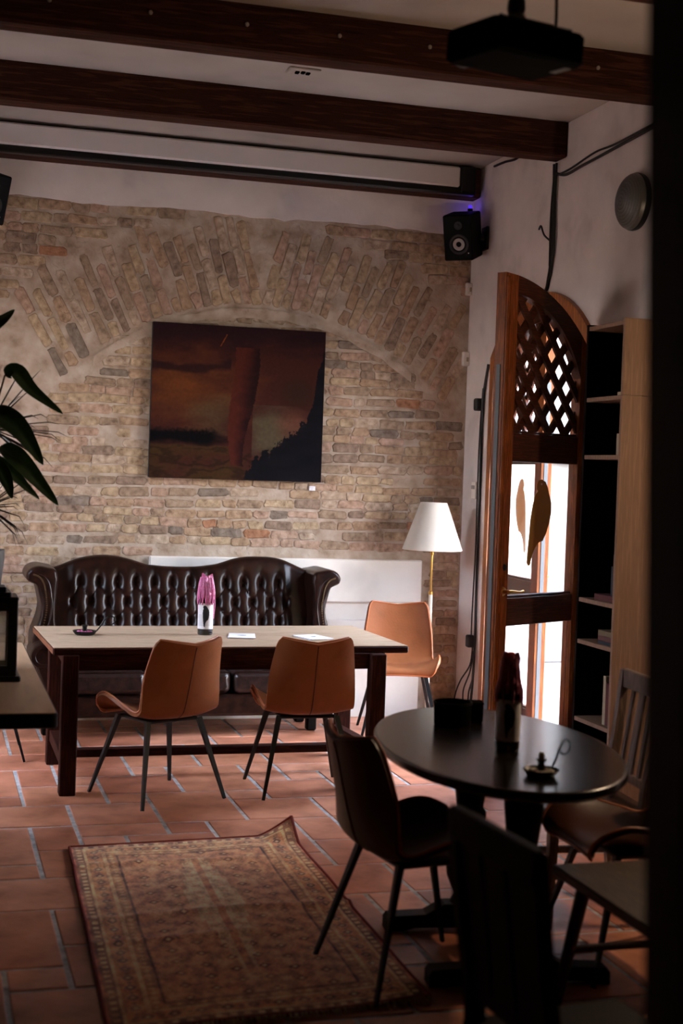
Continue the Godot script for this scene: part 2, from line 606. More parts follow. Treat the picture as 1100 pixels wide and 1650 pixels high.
func room() -> void:
	var zy := Transform3D(Basis(Vector3(0, 0, 1), Vector3(0, 1, 0), Vector3(1, 0, 0)), Vector3.ZERO)
	# right wall with the arched opening
	var out := PackedVector2Array([Vector2(ZW - 0.3, -0.2), Vector2(ZW - 0.3, YC + 0.2), Vector2(ZR + 0.3, YC + 0.2), Vector2(ZR + 0.3, -0.2)])
	out.append_array(opening(0.0))
	var b := Buf.new()
	prism(b, out, XW, XW + 0.32, zy, 0.0)
	struct_("wall_right", b, M.plaster, "white plaster wall with the arched doorway", "wall")
	# left wall with a tall glazed opening to a narrow lane
	b = Buf.new()
	var w0 := -8.35
	var w1 := -7.05
	var wt := 2.85
	box(b, Vector3(XL - 0.2, 1.92, (ZW - 0.3 + w0) * 0.5), Vector3(0.4, 4.24, w0 - ZW + 0.3), 0.0)
	box(b, Vector3(XL - 0.2, 1.92, (w1 - 6.85) * 0.5), Vector3(0.4, 4.24, -6.85 - w1), 0.0)
	box(b, Vector3(XL - 0.2, (wt + 4.04) * 0.5, (w0 + w1) * 0.5), Vector3(0.4, 4.04 - wt, w1 - w0), 0.0)
	struct_("wall_left", b, M.plaster, "plaster wall with a tall glazed lane opening, left of the plants", "wall")
	window_unit("window_1", "tall wooden window down to the floor in the left wall", Vector3(XL - 0.25, wt * 0.5, (w0 + w1) * 0.5), Vector2(w1 - w0, wt), 90.0)
	b = Buf.new()  # unseen pier, added to block window light from the foreground
	box(b, Vector3((XL - 0.2) * 0.5 - 0.05, 1.92, -6.85), Vector3(-XL + 0.1, 3.90, 0.24), 0.01)
	struct_("wall_added_pier", b, M.plaster, "unseen plaster pier added to keep left window light off the foreground", "wall")
	b = Buf.new()
	box(b, Vector3(XL - 0.2, 1.92, (-6.85 + ZR + 0.3) * 0.5), Vector3(0.4, 4.24, ZR + 0.3 + 6.85), 0.0)
	struct_("wall_left", b, M.rear, "dark brown wall of the passage left of the viewpoint", "wall")
	b = Buf.new()  # panelling added to cut bounce light in the foreground
	box(b, Vector3(XW - 0.015, 1.92, (-4.6 + ZR) * 0.5), Vector3(0.03, 3.84, ZR + 4.6), 0.0)
	struct_("added_trim_4", b, M.rear, "added dark brown panelling on the unseen right wall, dimming the foreground", "panelling")
	b = Buf.new()  # low ceiling added to keep the foreground dim
	box(b, Vector3((XL + XW) * 0.5, (2.98 + YC) * 0.5, (-3.3 + ZR) * 0.5), Vector3(XW - XL, YC - 2.98, ZR + 3.3), 0.01)
	struct_("added_trim_5", b, M.rear, "dark brown lowered ceiling added above the viewpoint to dim the foreground", "ceiling")
	# ceiling, and the wall behind the viewpoint
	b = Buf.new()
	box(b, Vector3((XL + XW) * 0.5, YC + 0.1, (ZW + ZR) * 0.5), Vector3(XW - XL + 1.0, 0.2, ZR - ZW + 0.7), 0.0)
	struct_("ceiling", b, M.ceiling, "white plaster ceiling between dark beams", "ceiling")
	b = Buf.new()
	box(b, Vector3((XL + XW) * 0.5, 1.92, ZR + 0.15), Vector3(XW - XL + 1.0, 4.24, 0.3), 0.0)
	struct_("wall_front", b, M.rear, "dark brown wall behind the viewpoint", "wall")
	# outside: paving, the white house across the yard and the dark one across the narrow lane
	b = Buf.new()
	box(b, Vector3(9.0, -0.30, -6.0), Vector3(10.0, 0.3, 30.0), 0.0)
	struct_("ground_yard", b, M.outside_ground, "pale paving of the yard outside the doorway", "paving")
	b = Buf.new()
	box(b, Vector3(-4.6, -0.30, -6.0), Vector3(6.2, 0.3, 30.0), 0.0)
	struct_("ground_lane", b, M.outside_ground, "pale paving of the lane left of the room", "paving")
	b = Buf.new()
	box(b, Vector3(9.2, 2.35, -13.2), Vector3(10.4, 5.0, 0.4), 0.02)
	box(b, Vector3(9.2, 1.9, -12.97), Vector3(10.4, 0.10, 0.10), 0.02)
	struct_("wall_yard", b, M.outside_white, "pale house wall across the yard, seen through the doorway", "wall")
	b = Buf.new()
	box(b, Vector3(-4.25, 1.15, -7.7), Vector3(0.5, 2.6, 14.0), 0.02)
	struct_("wall_lane", b, M.walnut, "brown garden wall across the narrow left lane", "wall")
	# threshold
	b = Buf.new()
	box(b, Vector3(XW + 0.14, -0.02, HZ - DW), Vector3(0.36, 0.07, 2 * DW), 0.008)
	struct_("trim_2", b, M.stone, "pale stone threshold of the arched doorway", "threshold")
	# post near the viewpoint
	b = Buf.new()
	box(b, Vector3(0.935, YC * 0.5, -1.40), Vector3(0.30, YC, 0.22), 0.012, Basis(Vector3.BACK, deg_to_rad(2.3)) * Basis(Vector3.UP, deg_to_rad(-16)))
	struct_("trim_3", b, M.walnut_dark, "dark timber post at the right edge, out of focus", "post")

const BIRD := [[0.381, 1.694], [0.409, 1.686], [0.423, 1.661], [0.421, 1.638], [0.409, 1.628], [0.435, 1.606], [0.456, 1.546], [0.472, 1.466], [0.478, 1.376], [0.486, 1.307], [0.491, 1.232], [0.476, 1.215], [0.460, 1.218], [0.449, 1.256], [0.428, 1.301], [0.408, 1.326], [0.381, 1.345], [0.350, 1.350], [0.318, 1.395], [0.296, 1.445], [0.279, 1.506], [0.281, 1.567], [0.301, 1.607], [0.318, 1.647], [0.343, 1.682]]

func bird_outline(k: float, at: Vector2, side := -1.0) -> PackedVector2Array:
	var p := PackedVector2Array()
	for q in BIRD:
		p.append(at + Vector2(side * (q[0] - 0.385), q[1] - 1.455) * k)
	return p

func leaf_outer(s: float) -> float:
	var d := LW - s
	return 2.79 - (1.1 - sqrt(1.21 - d * d))

func leaf_inner(s: float) -> float:
	var d := maxf(0.70 - s, 0.0)
	return 2.685 - (0.68 - sqrt(maxf(0.4624 - d * d, 0.0)))

func door_leaf(called: String, label: String, xf: Transform3D) -> Node3D:
	# local x runs from the hinge to the lock edge, y up, z through the leaf
	var o := Node3D.new()
	o.name = called
	add_child(o)
	o.transform = xf
	tag(o, label, "door", "", "structure")
	var th := 0.060
	var zc := th * 0.5
	var b := Buf.new()
	prism(b, PackedVector2Array([Vector2(0.69, 0.02), Vector2(LW, 0.02), Vector2(LW, leaf_outer(LW)), Vector2(0.69, leaf_outer(0.69))]), 0.0, th, Transform3D(), 0.0)
	box(b, Vector3(0.785, 1.40, -0.006), Vector3(0.024, 2.74, 0.02), 0.006)
	box(b, Vector3(0.752, 1.40, -0.003), Vector3(0.02, 2.70, 0.012), 0.004)
	part("lock_stile", b, M.door_wood, o)
	b = Buf.new()
	prism(b, PackedVector2Array([Vector2(0.0, 0.02), Vector2(0.075, 0.02), Vector2(0.075, leaf_outer(0.075)), Vector2(0.0, leaf_outer(0.0))]), 0.0, th, Transform3D(), 0.0)
	part("hinge_stile", b, M.door_wood, o)
	# curved top rail
	var p := PackedVector2Array()
	for i in 17:
		var s := lerpf(0.69, 0.075, i / 16.0)
		p.append(Vector2(s, leaf_outer(s)))
	for i in 17:
		var s := lerpf(0.075, 0.69, i / 16.0)
		p.append(Vector2(s, leaf_inner(s)))
	b = Buf.new()
	prism(b, p, 0.001, th - 0.001, Transform3D(), 30.0)
	part("top_rail", b, M.door_wood_shade_x, o)
	for r in [[1.785, 1.942], [0.893, 1.046], [0.02, 0.235]]:
		b = Buf.new()
		box(b, Vector3(0.3825, (r[0] + r[1]) * 0.5, zc), Vector3(0.615, r[1] - r[0], th - 0.004), 0.004)
		box(b, Vector3(0.3825, r[1] + 0.006, zc), Vector3(0.615, 0.014, th - 0.026), 0.004)
		part("rail", b, M.door_wood_shade_x, o)
	# lattice slats clipped to the arched light
	var light := PackedVector2Array([Vector2(0.075, 1.94), Vector2(0.69, 1.94)])
	for i in 17:
		var s := lerpf(0.69, 0.075, i / 16.0)
		light.append(Vector2(s, leaf_inner(s) + 0.01))
	for lay in 2:
		var dir := Vector2(0.15, 0.175).normalized()
		if lay == 1:
			dir.x = -dir.x
		var across := Vector2(-dir.y, dir.x)
		for k in range(-12, 13):
			var c := Vector2(0.4 + 0.15 * k, 2.2)
			var slat := PackedVector2Array([c - dir * 1.2 - across * 0.0225, c + dir * 1.2 - across * 0.0225, c + dir * 1.2 + across * 0.0225, c - dir * 1.2 + across * 0.0225])
			for q in Geometry2D.intersect_polygons(slat, light):
				if absf(q.size()) < 3:
					continue
				b = Buf.new()
				prism(b, q, zc - 0.014 + 0.014 * lay, zc + 0.014 * lay, Transform3D(), 0.0)
				part("lattice_slat", b, M.door_wood_shade_x, o)
	for g in [[1.05, 1.785], [0.245, 0.893]]:
		b = Buf.new()
		box(b, Vector3(0.3825, (g[0] + g[1]) * 0.5, zc), Vector3(0.615, g[1] - g[0], 0.006), 0.0)
		part("glass_pane", b, M.pane, o)
	b = Buf.new()
	prism(b, bird_outline(1.0, Vector2(0.385, 1.455), 1.0), zc - 0.0055, zc - 0.0035, Transform3D(), 0.0)
	var bd := part("bird_sticker", b, M.gold_film, o)
	bd.set_meta("label", "gold bird silhouette on the glass")
	b = Buf.new()
	prism(b, oval(0.379, 1.668, 0.0055, 0.0055, 12), zc - 0.0062, zc - 0.0050, Transform3D(), 0.0)
	part("bird_eye", b, M.paper, bd)
	# lock furniture
	b = Buf.new()
	box(b, Vector3(LW + 0.002, 1.20, zc), Vector3(0.006, 2.2, 0.026), 0.001)
	part("lock_plate", b, M.steel, o)
	b = Buf.new()
	lathe(b, [Vector2(0.0, 0.0), Vector2(0.026, 0.0), Vector2(0.026, 0.006), Vector2(0.012, 0.012), Vector2(0.010, 0.045), Vector2(0.0, 0.046)], 16, Transform3D(Basis(Vector3.RIGHT, -PI / 2), Vector3(0.735, 1.085, 0.0)))
	tube(b, curve_pts([Vector3(0.735, 1.085, -0.040), Vector3(0.70, 1.086, -0.046), Vector3(0.64, 1.080, -0.046), Vector3(0.60, 1.083, -0.040)], 5), [0.010, 0.008, 0.007, 0.009], 8)
	part("door_handle", b, M.brass, o)
	b = Buf.new()
	lathe(b, [Vector2(0.0, 0.0), Vector2(0.018, 0.0), Vector2(0.017, 0.012), Vector2(0.0, 0.016)], 14, Transform3D(Basis(Vector3.RIGHT, -PI / 2), Vector3(0.735, 1.215, 0.0)))
	part("lock_cylinder", b, M.black_metal, o)
	return o

func door() -> void:
	# arched wooden frame set in the wall
	var zy := Transform3D(Basis(Vector3(0, 0, 1), Vector3(0, 1, 0), Vector3(1, 0, 0)), Vector3.ZERO)
	var ring := opening(0.05)
	var inner := opening(-0.012)
	for i in ring.size():
		ring[i].y = maxf(ring[i].y, 0.0)
	for i in inner.size():
		inner[i].y = maxf(inner[i].y, 0.0)
	inner.reverse()
	ring.append_array(inner)
	var b := Buf.new()
	prism(b, ring, XW - 0.03, XW + 0.13, zy, 30.0)
	struct_("trim_1", b, M.frame_wood, "orange brown arched wooden frame of the doorway", "door frame")
	var d := Vector3(-sin(deg_to_rad(60)), 0, cos(deg_to_rad(60)))
	var near := door_leaf("door_1", "open arched door leaf with lattice top, glass and gold bird", Transform3D(Basis(d, Vector3.UP, d.cross(Vector3.UP)), Vector3(XW - 0.02, 0, HZ)))
	near.set_meta("category", "door")
	var far := door_leaf("door_2", "closed second door leaf seen through the open leaf's glass", Transform3D(Basis(Vector3(0, 0, 0.89), Vector3.UP, Vector3(-1, 0, 0)), Vector3(XW + 0.09, 0, HZ - 2 * DW + 0.004)))
	far.set_meta("category", "door")

# ------------------------------------------------------------------ brick wall
func brick_shape(b: Buf, w: float, h: float, proud: float, xf: Transform3D) -> void:
	var rim := PackedVector2Array()
	var sm := minf(w, h)
	var r := sm * 0.28
	for q in [[1, 1], [-1, 1], [-1, -1], [1, -1]]:
		var cx: float = q[0] * (w * 0.5 - r)
		var cy: float = q[1] * (h * 0.5 - r)
		for k in 3:
			var a: float = atan2(q[1], q[0]) + (k - 1) * 0.7
			rim.append(Vector2(cx + cos(a) * r * 1.1 + rng.randf_range(-0.008, 0.008), cy + sin(a) * r * 1.1 + rng.randf_range(-0.006, 0.006)))
	var rows := []
	var tilt := Vector2(rng.randf_range(-0.012, 0.012), rng.randf_range(-0.05, 0.05))
	for lay in [[1.0, -0.02], [1.0, proud * 0.25], [0.93, proud * 0.8], [0.72, proud]]:
		var ring := PackedVector3Array()
		for q in rim:
			var e := Vector2(q.x - signf(q.x) * sm * (1.0 - lay[0]) * 0.5, q.y - signf(q.y) * sm * (1.0 - lay[0]) * 0.5)
			var z: float = lay[1] + (e.dot(tilt) + rng.randf_range(-0.0008, 0.0008) if lay[1] > 0 else 0.0)
			ring.append(xf * Vector3(e.x, e.y, z))
		rows.append(ring)
	var g := quad_rows(rows, true, true)
	b.put(g[0], g[1], 50.0)

func brick_mat() -> Material:
	var r := rng.randf()
	var k := 0
	if r < 0.22: k = 0
	elif r < 0.42: k = 1
	elif r < 0.56: k = 2
	elif r < 0.66: k = 3
	elif r < 0.80: k = 4
	elif r < 0.93: k = 5
	elif r < 0.975: k = 6
	else: k = 7
	return M["brick_%d" % k]

func intrados(x: float) -> float:
	var d := x - 2.10
	return 2.79 - (1.78 - sqrt(maxf(1.78 * 1.78 - d * d, 0.0)))

func extrados(x: float) -> float:
	var d := x - 2.08
	return 3.385 - (2.6 - sqrt(maxf(6.76 - d * d, 0.0)))

func back_wall() -> void:
	var b := Buf.new()
	box(b, Vector3((XL + XW) * 0.5, 1.80, ZW - 0.15), Vector3(XW - XL + 0.6, 4.4, 0.30), 0.0)
	var wall := struct_("wall_back", b, M.mortar, "pale brick wall with a relieving arch of upright bricks", "wall")
	# plaster band over the bricks, its lower edge ragged
	var p := PackedVector2Array([Vector2(XL, YC), Vector2(XW, YC)])
	for i in 60:
		var x := lerpf(XW, XL, i / 59.0)
		p.append(Vector2(x, 3.40 + rng.randf_range(-0.009, 0.009) + 0.01 * sin(x * 5.0)))
	b = Buf.new()
	prism(b, p, ZW - 0.01, ZW + 0.014, Transform3D(), 0.0)
	part("plaster_band", b, M.plaster, wall)
	# horizontal courses
	var todo := []
	var rest := {}
	var y := 0.03
	var course := 0
	while y < 3.37:
		var h := rng.randf_range(0.062, 0.071)
		if y > 2.9:
			h *= 1.16
		var x := 0.05 + rng.randf_range(0.0, 0.15)
		while x < XW - 0.03:
			var w := rng.randf_range(0.17, 0.215) if rng.randf() < 0.62 else rng.randf_range(0.085, 0.12)
			w = minf(w, XW - 0.015 - x)
			var cx := x + w * 0.5
			var cy := y + h * 0.5
			x += w + rng.randf_range(0.004, 0.013)
			var sag := 0.012 * sin(cx * 2.1 + course)
			var in_arch := cy > intrados(cx) - 0.06 and cy < extrados(cx) + 0.02 and cx > 0.32
			var hidden := cx > 1.36 and cx < 3.37 and cy < 1.13
			if w < 0.05 or in_arch or hidden or rng.randf() < 0.05:
				continue
			var seen := cx > 0.36 and cy > 1.06 and not (cx > 1.47 and cx < 2.47 and cy > 1.70 and cy < 2.58)
			seen = seen or (cx > 3.37 and cy > 0.1) or (cx > 0.36 and cx < 0.66 and cy > 0.55)
			var tall := h - rng.randf_range(0.007, 0.019)
			var xf := Transform3D(Basis(Vector3.BACK, rng.randf_range(-0.02, 0.02)), Vector3(cx, cy + sag, ZW))
			todo.append([w, tall, rng.randf_range(0.003, 0.010), xf, seen])
		y += h
		course += 1
	todo.sort_custom(func(a, c): return a[0] * a[1] + (1.0 if a[4] else 0.0) > c[0] * c[1] + (1.0 if c[4] else 0.0))
	var n := 0
	for q in todo:
		var m := brick_mat()
		if q[4] and n < 300:
			b = Buf.new()
			brick_shape(b, q[0], q[1], q[2], q[3])
			part("brick", b, m, wall)
			n += 1
		else:
			if not rest.has(m):
				rest[m] = Buf.new()
			brick_shape(rest[m], q[0], q[1], q[2], q[3])
	for m in rest:
		part("brickwork", rest[m], m, wall).set_meta("kind", "stuff")
	# the arch: upright bricks leaning towards its middle
	b = Buf.new()
	var low := PackedVector2Array()
	for i in 30:
		var x := lerpf(1.0, 3.2, i / 29.0)
		low.append(Vector2(x, intrados(x) - 0.012 + rng.randf_range(-0.006, 0.006)))
	for i in 30:
		var x := lerpf(3.2, 1.0, i / 29.0)
		low.append(Vector2(x, intrados(x) - 0.075 + rng.randf_range(-0.008, 0.008)))
	prism(b, low, ZW - 0.01, ZW + 0.010, Transform3D(), 0.0)
	var arch := part("relieving_arch", b, M.mortar, wall)
	for side in [-1.0, 1.0]:
		for k in 20:
			var t := (k + 0.35) / 20.0
			var bx: float = 2.12 + side * (0.0 + t * 1.34)
			var lean: float = side * lerpf(0.24, 0.52, t)
			var dir := Vector2(sin(lean), cos(lean))
			var base := Vector2(bx, intrados(bx))
			var l := 0.02 + (0.09 if k % 2 == 0 else 0.0)
			var first := true
			while l < 0.62:
				var bl := rng.randf_range(0.17, 0.24)
				if first and k % 2 == 0:
					bl = 0.10
					l = 0.02
				first = false
				var c: Vector2 = base + dir * (l + bl * 0.5)
				var tip: Vector2 = base + dir * (l + bl)
				l += bl + 0.016
				if tip.y > extrados(tip.x) + 0.03 or tip.y > 3.385 or absf(c.x) < 0.3 or c.x > XW - 0.05 or c.x < 0.30:
					continue
				if rng.randf() < 0.06:
					continue
				b = Buf.new()
				brick_shape(b, rng.randf_range(0.052, 0.066), bl, rng.randf_range(0.003, 0.010), Transform3D(Basis(Vector3.BACK, -lean + rng.randf_range(-0.03, 0.03)), Vector3(c.x, c.y, ZW)))
				part("arch_brick", b, brick_mat(), arch)
	# white plastered dado with a niche
	b = Buf.new()
	var z1 := ZW + 0.035
	var zf := ZW + 0.012
	box(b, Vector3((1.407 + 3.326) * 0.5, 0.945, zf), Vector3(3.326 - 1.407, 0.30, 0.046), 0.008)
	box(b, Vector3((1.407 + 2.42) * 0.5, 0.395, zf), Vector3(2.42 - 1.407, 0.80, 0.0458), 0.003)
	box(b, Vector3((2.42 + 3.02) * 0.5, 0.335, zf), Vector3(0.60, 0.68, 0.0456), 0.006)
	box(b, Vector3((3.02 + 3.326) * 0.5, 0.395, zf), Vector3(3.326 - 3.02, 0.80, 0.0458), 0.003)
	box(b, Vector3(2.72, 0.735, ZW - 0.006), Vector3(0.62, 0.14, 0.020), 0.003)
	part("white_dado", b, M.plaster_white, wall).set_meta("label", "white plastered lower wall panel")

# ------------------------------------------------------------------ floor
func floor_tiles() -> void:
	var b := Buf.new()
	box(b, Vector3((XL + XW) * 0.5 + 0.0, -0.1035, (ZW + ZR) * 0.5), Vector3(XW - XL + 0.78, 0.20, ZR - ZW + 0.6), 0.0)
	var fl := struct_("floor", b, M.grout, "terracotta floor of square and oblong tiles with grey joints", "floor")
	var u := 0.2075
	# one repeat of the pattern on a 6 x 6 grid: column, row, columns wide, rows deep
	var pat := [[0, 2, 2, 2], [2, 1, 2, 2], [4, 0, 2, 3], [3, 3, 2, 3], [5, 4, 2, 2], [1, 4, 2, 2], [0, 0, 1, 2], [2, 3, 1, 1], [5, 3, 1, 1], [3, 0, 1, 1], [1, 1, 1, 1], [1, 0, 2, 1]]
	var rest := {}
	var n := 0
	var todo := []
	for i in range(-2, 4):
		for j in range(-2, 12):
			for q in pat:
				var x0: float = 0.48 + (i * 6 + q[0]) * u
				var z0: float = -7.90 + (j * 6 + q[1]) * u
				var x1 := minf(x0 + q[2] * u, XW)
				var z1 := minf(z0 + q[3] * u, ZR)
				x0 = maxf(x0, XL)
				z0 = maxf(z0, ZW)
				if x1 - x0 < 0.03 or z1 - z0 < 0.03:
					continue
				var cz := (z0 + z1) * 0.5
				var cx := (x0 + x1) * 0.5
				var seen := cz < -3.7 and cx > 0.1 + (cz + 9.0) * -0.02 and cx > -cz * 0.04 and cx < 3.6
				todo.append([x0, z0, x1, z1, seen, cz])
	for q in todo:
		var g := rng.randf_range(0.006, 0.009)
		var m: Material = M["tile_%d" % rng.randi_range(0, 3)]
		var tilt := Basis.from_euler(Vector3(rng.randf_range(-0.003, 0.003), 0, rng.randf_range(-0.003, 0.003)))
		var into: Buf
		if q[4] and n < 300:
			into = Buf.new()
		else:
			if not rest.has(m):
				rest[m] = Buf.new()
			into = rest[m]
		box(into, Vector3((q[0] + q[2]) * 0.5, -0.008, (q[1] + q[3]) * 0.5), Vector3(q[2] - q[0] - 2 * g, 0.016, q[3] - q[1] - 2 * g), 0.005, tilt)
		if q[4] and n < 300:
			part("tile", into, m, fl)
			n += 1
	for m in rest:
		part("tiling", rest[m], m, fl).set_meta("kind", "stuff")

# ------------------------------------------------------------------ ceiling beams
func beams() -> void:
	var zs := [-5.23, -6.62, -8.01]
	var what := ["dark wooden ceiling beam nearest the projector mount", "dark wooden ceiling beam with pale bolt heads, behind the projector", "dark wooden ceiling beam ending above the door cables"]
	for i in 3:
		var b := Buf.new()
		box(b, Vector3((XL + XW) * 0.5, 3.74, zs[i] + 0.075), Vector3(XW - XL, 0.22, 0.15), 0.01)
		var o := struct_("ceiling_beam", b, M.beam, what[i], "beam")
		if i == 1:
			for x in [0.45, 0.90, 1.346, 1.79, 2.24, 2.68, 3.125]:
				var c := Buf.new()
				lathe(c, [Vector2(0.0, 0.0), Vector2(0.011, 0.0), Vector2(0.009, 0.007), Vector2(0.0, 0.010)], 8, Transform3D(Basis(Vector3.RIGHT, PI / 2), Vector3(x, 3.745, zs[i] + 0.150)))
				part("bolt_head", c, M.grey_cone, o)
	var b2 := Buf.new()
	box(b2, Vector3((XL + XW) * 0.5, 3.735, -9.33), Vector3(XW - XL, 0.21, 0.14), 0.01)
	struct_("ceiling_beam", b2, M.beam, "dark wooden ceiling beam behind the white screen case", "beam")
	var t := thing("projection_screen", "long white projection screen case with black bar, under the ceiling", "screen", Vector3(1.2, 3.63, -9.207))
	var b := Buf.new()
	box(b, Vector3(0.0, 0.115, 0.0), Vector3(4.46, 0.14, 0.085), 0.012)
	part("case", b, M.white_box, t)
	b = Buf.new()
	box(b, Vector3(0.06, 0.022, 0.0), Vector3(4.58, 0.046, 0.07), 0.008)
	part("pull_bar", b, M.black_metal, t)
	b = Buf.new()
	box(b, Vector3(2.29, 0.10, 0.0), Vector3(0.11, 0.18, 0.09), 0.008)
	part("end_bracket", b, M.black_metal, t)
	# small recessed hole in the ceiling
	t = thing("ceiling_vent", "small dark vent hole in the white ceiling", "vent", Vector3(1.86, YC, -7.42))
	b = Buf.new()
	box(b, Vector3(0, -0.006, 0), Vector3(0.17, 0.012, 0.11), 0.004)
	part("plate", b, M.ceiling, t)
	b = Buf.new()
	for k in 3:
		box(b, Vector3(-0.035 + k * 0.03, -0.016, 0.0 + 0.008 * (k % 2)), Vector3(0.022, 0.012, 0.03), 0.003)
	part("slot", b, M.soft_black, t)

# ------------------------------------------------------------------ rug
func rug_image() -> Image:
	var w := 320
	var h := 640
	var im := Image.create(w, h, false, Image.FORMAT_RGB8)
	var nz := FastNoiseLite.new()
	nz.seed = 5
	nz.frequency = 0.05
	nz.fractal_octaves = 3
	var n2 := FastNoiseLite.new()
	n2.seed = 9
	n2.frequency = 0.35
	n2.fractal_octaves = 2
	var red := Color(0.46, 0.20, 0.14)
	var rust := Color(0.56, 0.38, 0.28)
	var cream := Color(0.74, 0.64, 0.52)
	var dark := Color(0.22, 0.14, 0.13)
	var tan := Color(0.60, 0.46, 0.32)
	var rose := Color(0.62, 0.48, 0.40)
	for j in h:
		for i in w:
			var e: float = minf(minf(i, w - 1 - i), minf(j, h - 1 - j))     # distance to the nearest edge
			var along: float = float(j) if minf(i, w - 1 - i) < minf(j, h - 1 - j) else float(i)
			var c := rust
			if e < 4:
				c = red
			elif e < 16:
				c = dark.lerp(rust, 0.35)
				var k := fposmod(along, 14.0) - 7.0
				if k * k + (e - 10) * (e - 10) < 14: c = cream
			elif e < 20:
				c = cream
			elif e < 40:
				c = rust.lerp(tan, 0.4)
				var k := fposmod(along, 26.0) - 13.0
				var d := absf(k) + absf(e - 30) * 1.2
				if d < 4: c = cream
				elif d < 8: c = dark
				elif d < 11: c = rose
				elif int(along / 13.0) % 2 == 0 and absf(e - 30) < 1.5: c = dark
			elif e < 45:
				c = cream
			elif e < 58:
				c = tan.lerp(dark, 0.25)
				var k := fposmod(along + 5.0, 12.0) - 6.0
				if absf(k) + absf(e - 51) < 4.5: c = rose.lerp(cream, 0.6)
			elif e < 61:
				c = dark
			else:
				# field: a pale stepped column in the middle with rows of motifs either side
				var x := absf(i - w * 0.5)
				var y := float(j) - 61.0
				c = rose.lerp(rust, 0.3)
				var mx := fposmod(x, 30.0) - 15.0
				var my := fposmod(y + (15.0 if int(x / 30.0) % 2 == 0 else 0.0), 34.0) - 17.0
				var d := absf(mx) * 1.1 + absf(my)
				if d < 4: c = cream
				elif d < 8: c = dark.lerp(red, 0.4)
				elif d < 11: c = tan
				elif absf(my) < 1.0: c = dark.lerp(rose, 0.4)
				var step := 34.0 - 5.0 * floorf(absf(j - h * 0.42) / 40.0)
				if x < step and j > 95 and j < h - 120:
					c = cream.lerp(Color(0.62, 0.60, 0.54), 0.5)
					if x < 5: c = rust.lerp(rose, 0.4)
					elif fposmod(y, 22.0) < 5.0 and absf(x - 17) < 6: c = rose
			var f := 0.86 + 0.30 * nz.get_noise_2d(i, j * 0.7) + 0.28 * n2.get_noise_2d(i * 0.6, j * 2.0)
			var worn := clampf(0.36 + 0.5 * nz.get_noise_2d(i * 0.4 + 300, j * 0.4), 0.0, 0.6)
			c = c.lerp(Color(0.70, 0.60, 0.50), worn)
			im.set_pixel(i, j, Color(clampf(c.r * f * 1.72, 0, 1), clampf(c.g * f * 1.56, 0, 1), clampf(c.b * f * 1.40, 0, 1)))
	return im

func rug_height(x: float, z: float) -> float:    # x 0..1 across, z 0..1 from the far end; metres
	var h := 0.010
	h += 0.010 * exp(-pow((z - 0.16 + 0.01 * sin(x * 6.0)) / 0.012, 2.0)) * smoothstep(1.0, 0.5, x)
	h += 0.012 * exp(-pow((z - 0.50 + 0.012 * sin(x * 4.0)) / 0.014, 2.0))
	h += 0.010 * exp(-pow((z - 0.62) / 0.012, 2.0)) * smoothstep(0.9, 0.4, x)
	h += 0.004 * sin(x * 9.0 + z * 5.0) * sin(z * 14.0) + 0.004
	# far right corner curls up
	h += 0.085 * pow(clampf(1.0 - Vector2((1.0 - x) / 0.16, z / 0.085).length(), 0.0, 1.0), 1.3)
	return h

func rug_point(u: float, v: float) -> Vector3:
	var a := Vector3(0.623, 0, -6.235)
	var c := Vector3(1.640, 0, -6.300)
	var d := Vector3(1.590, 0, -4.255)
	var e := Vector3(0.545, 0, -4.150)
	var p := a.lerp(c, u).lerp(e.lerp(d, u), v)
	p.y = rug_height(u, v)
	return p

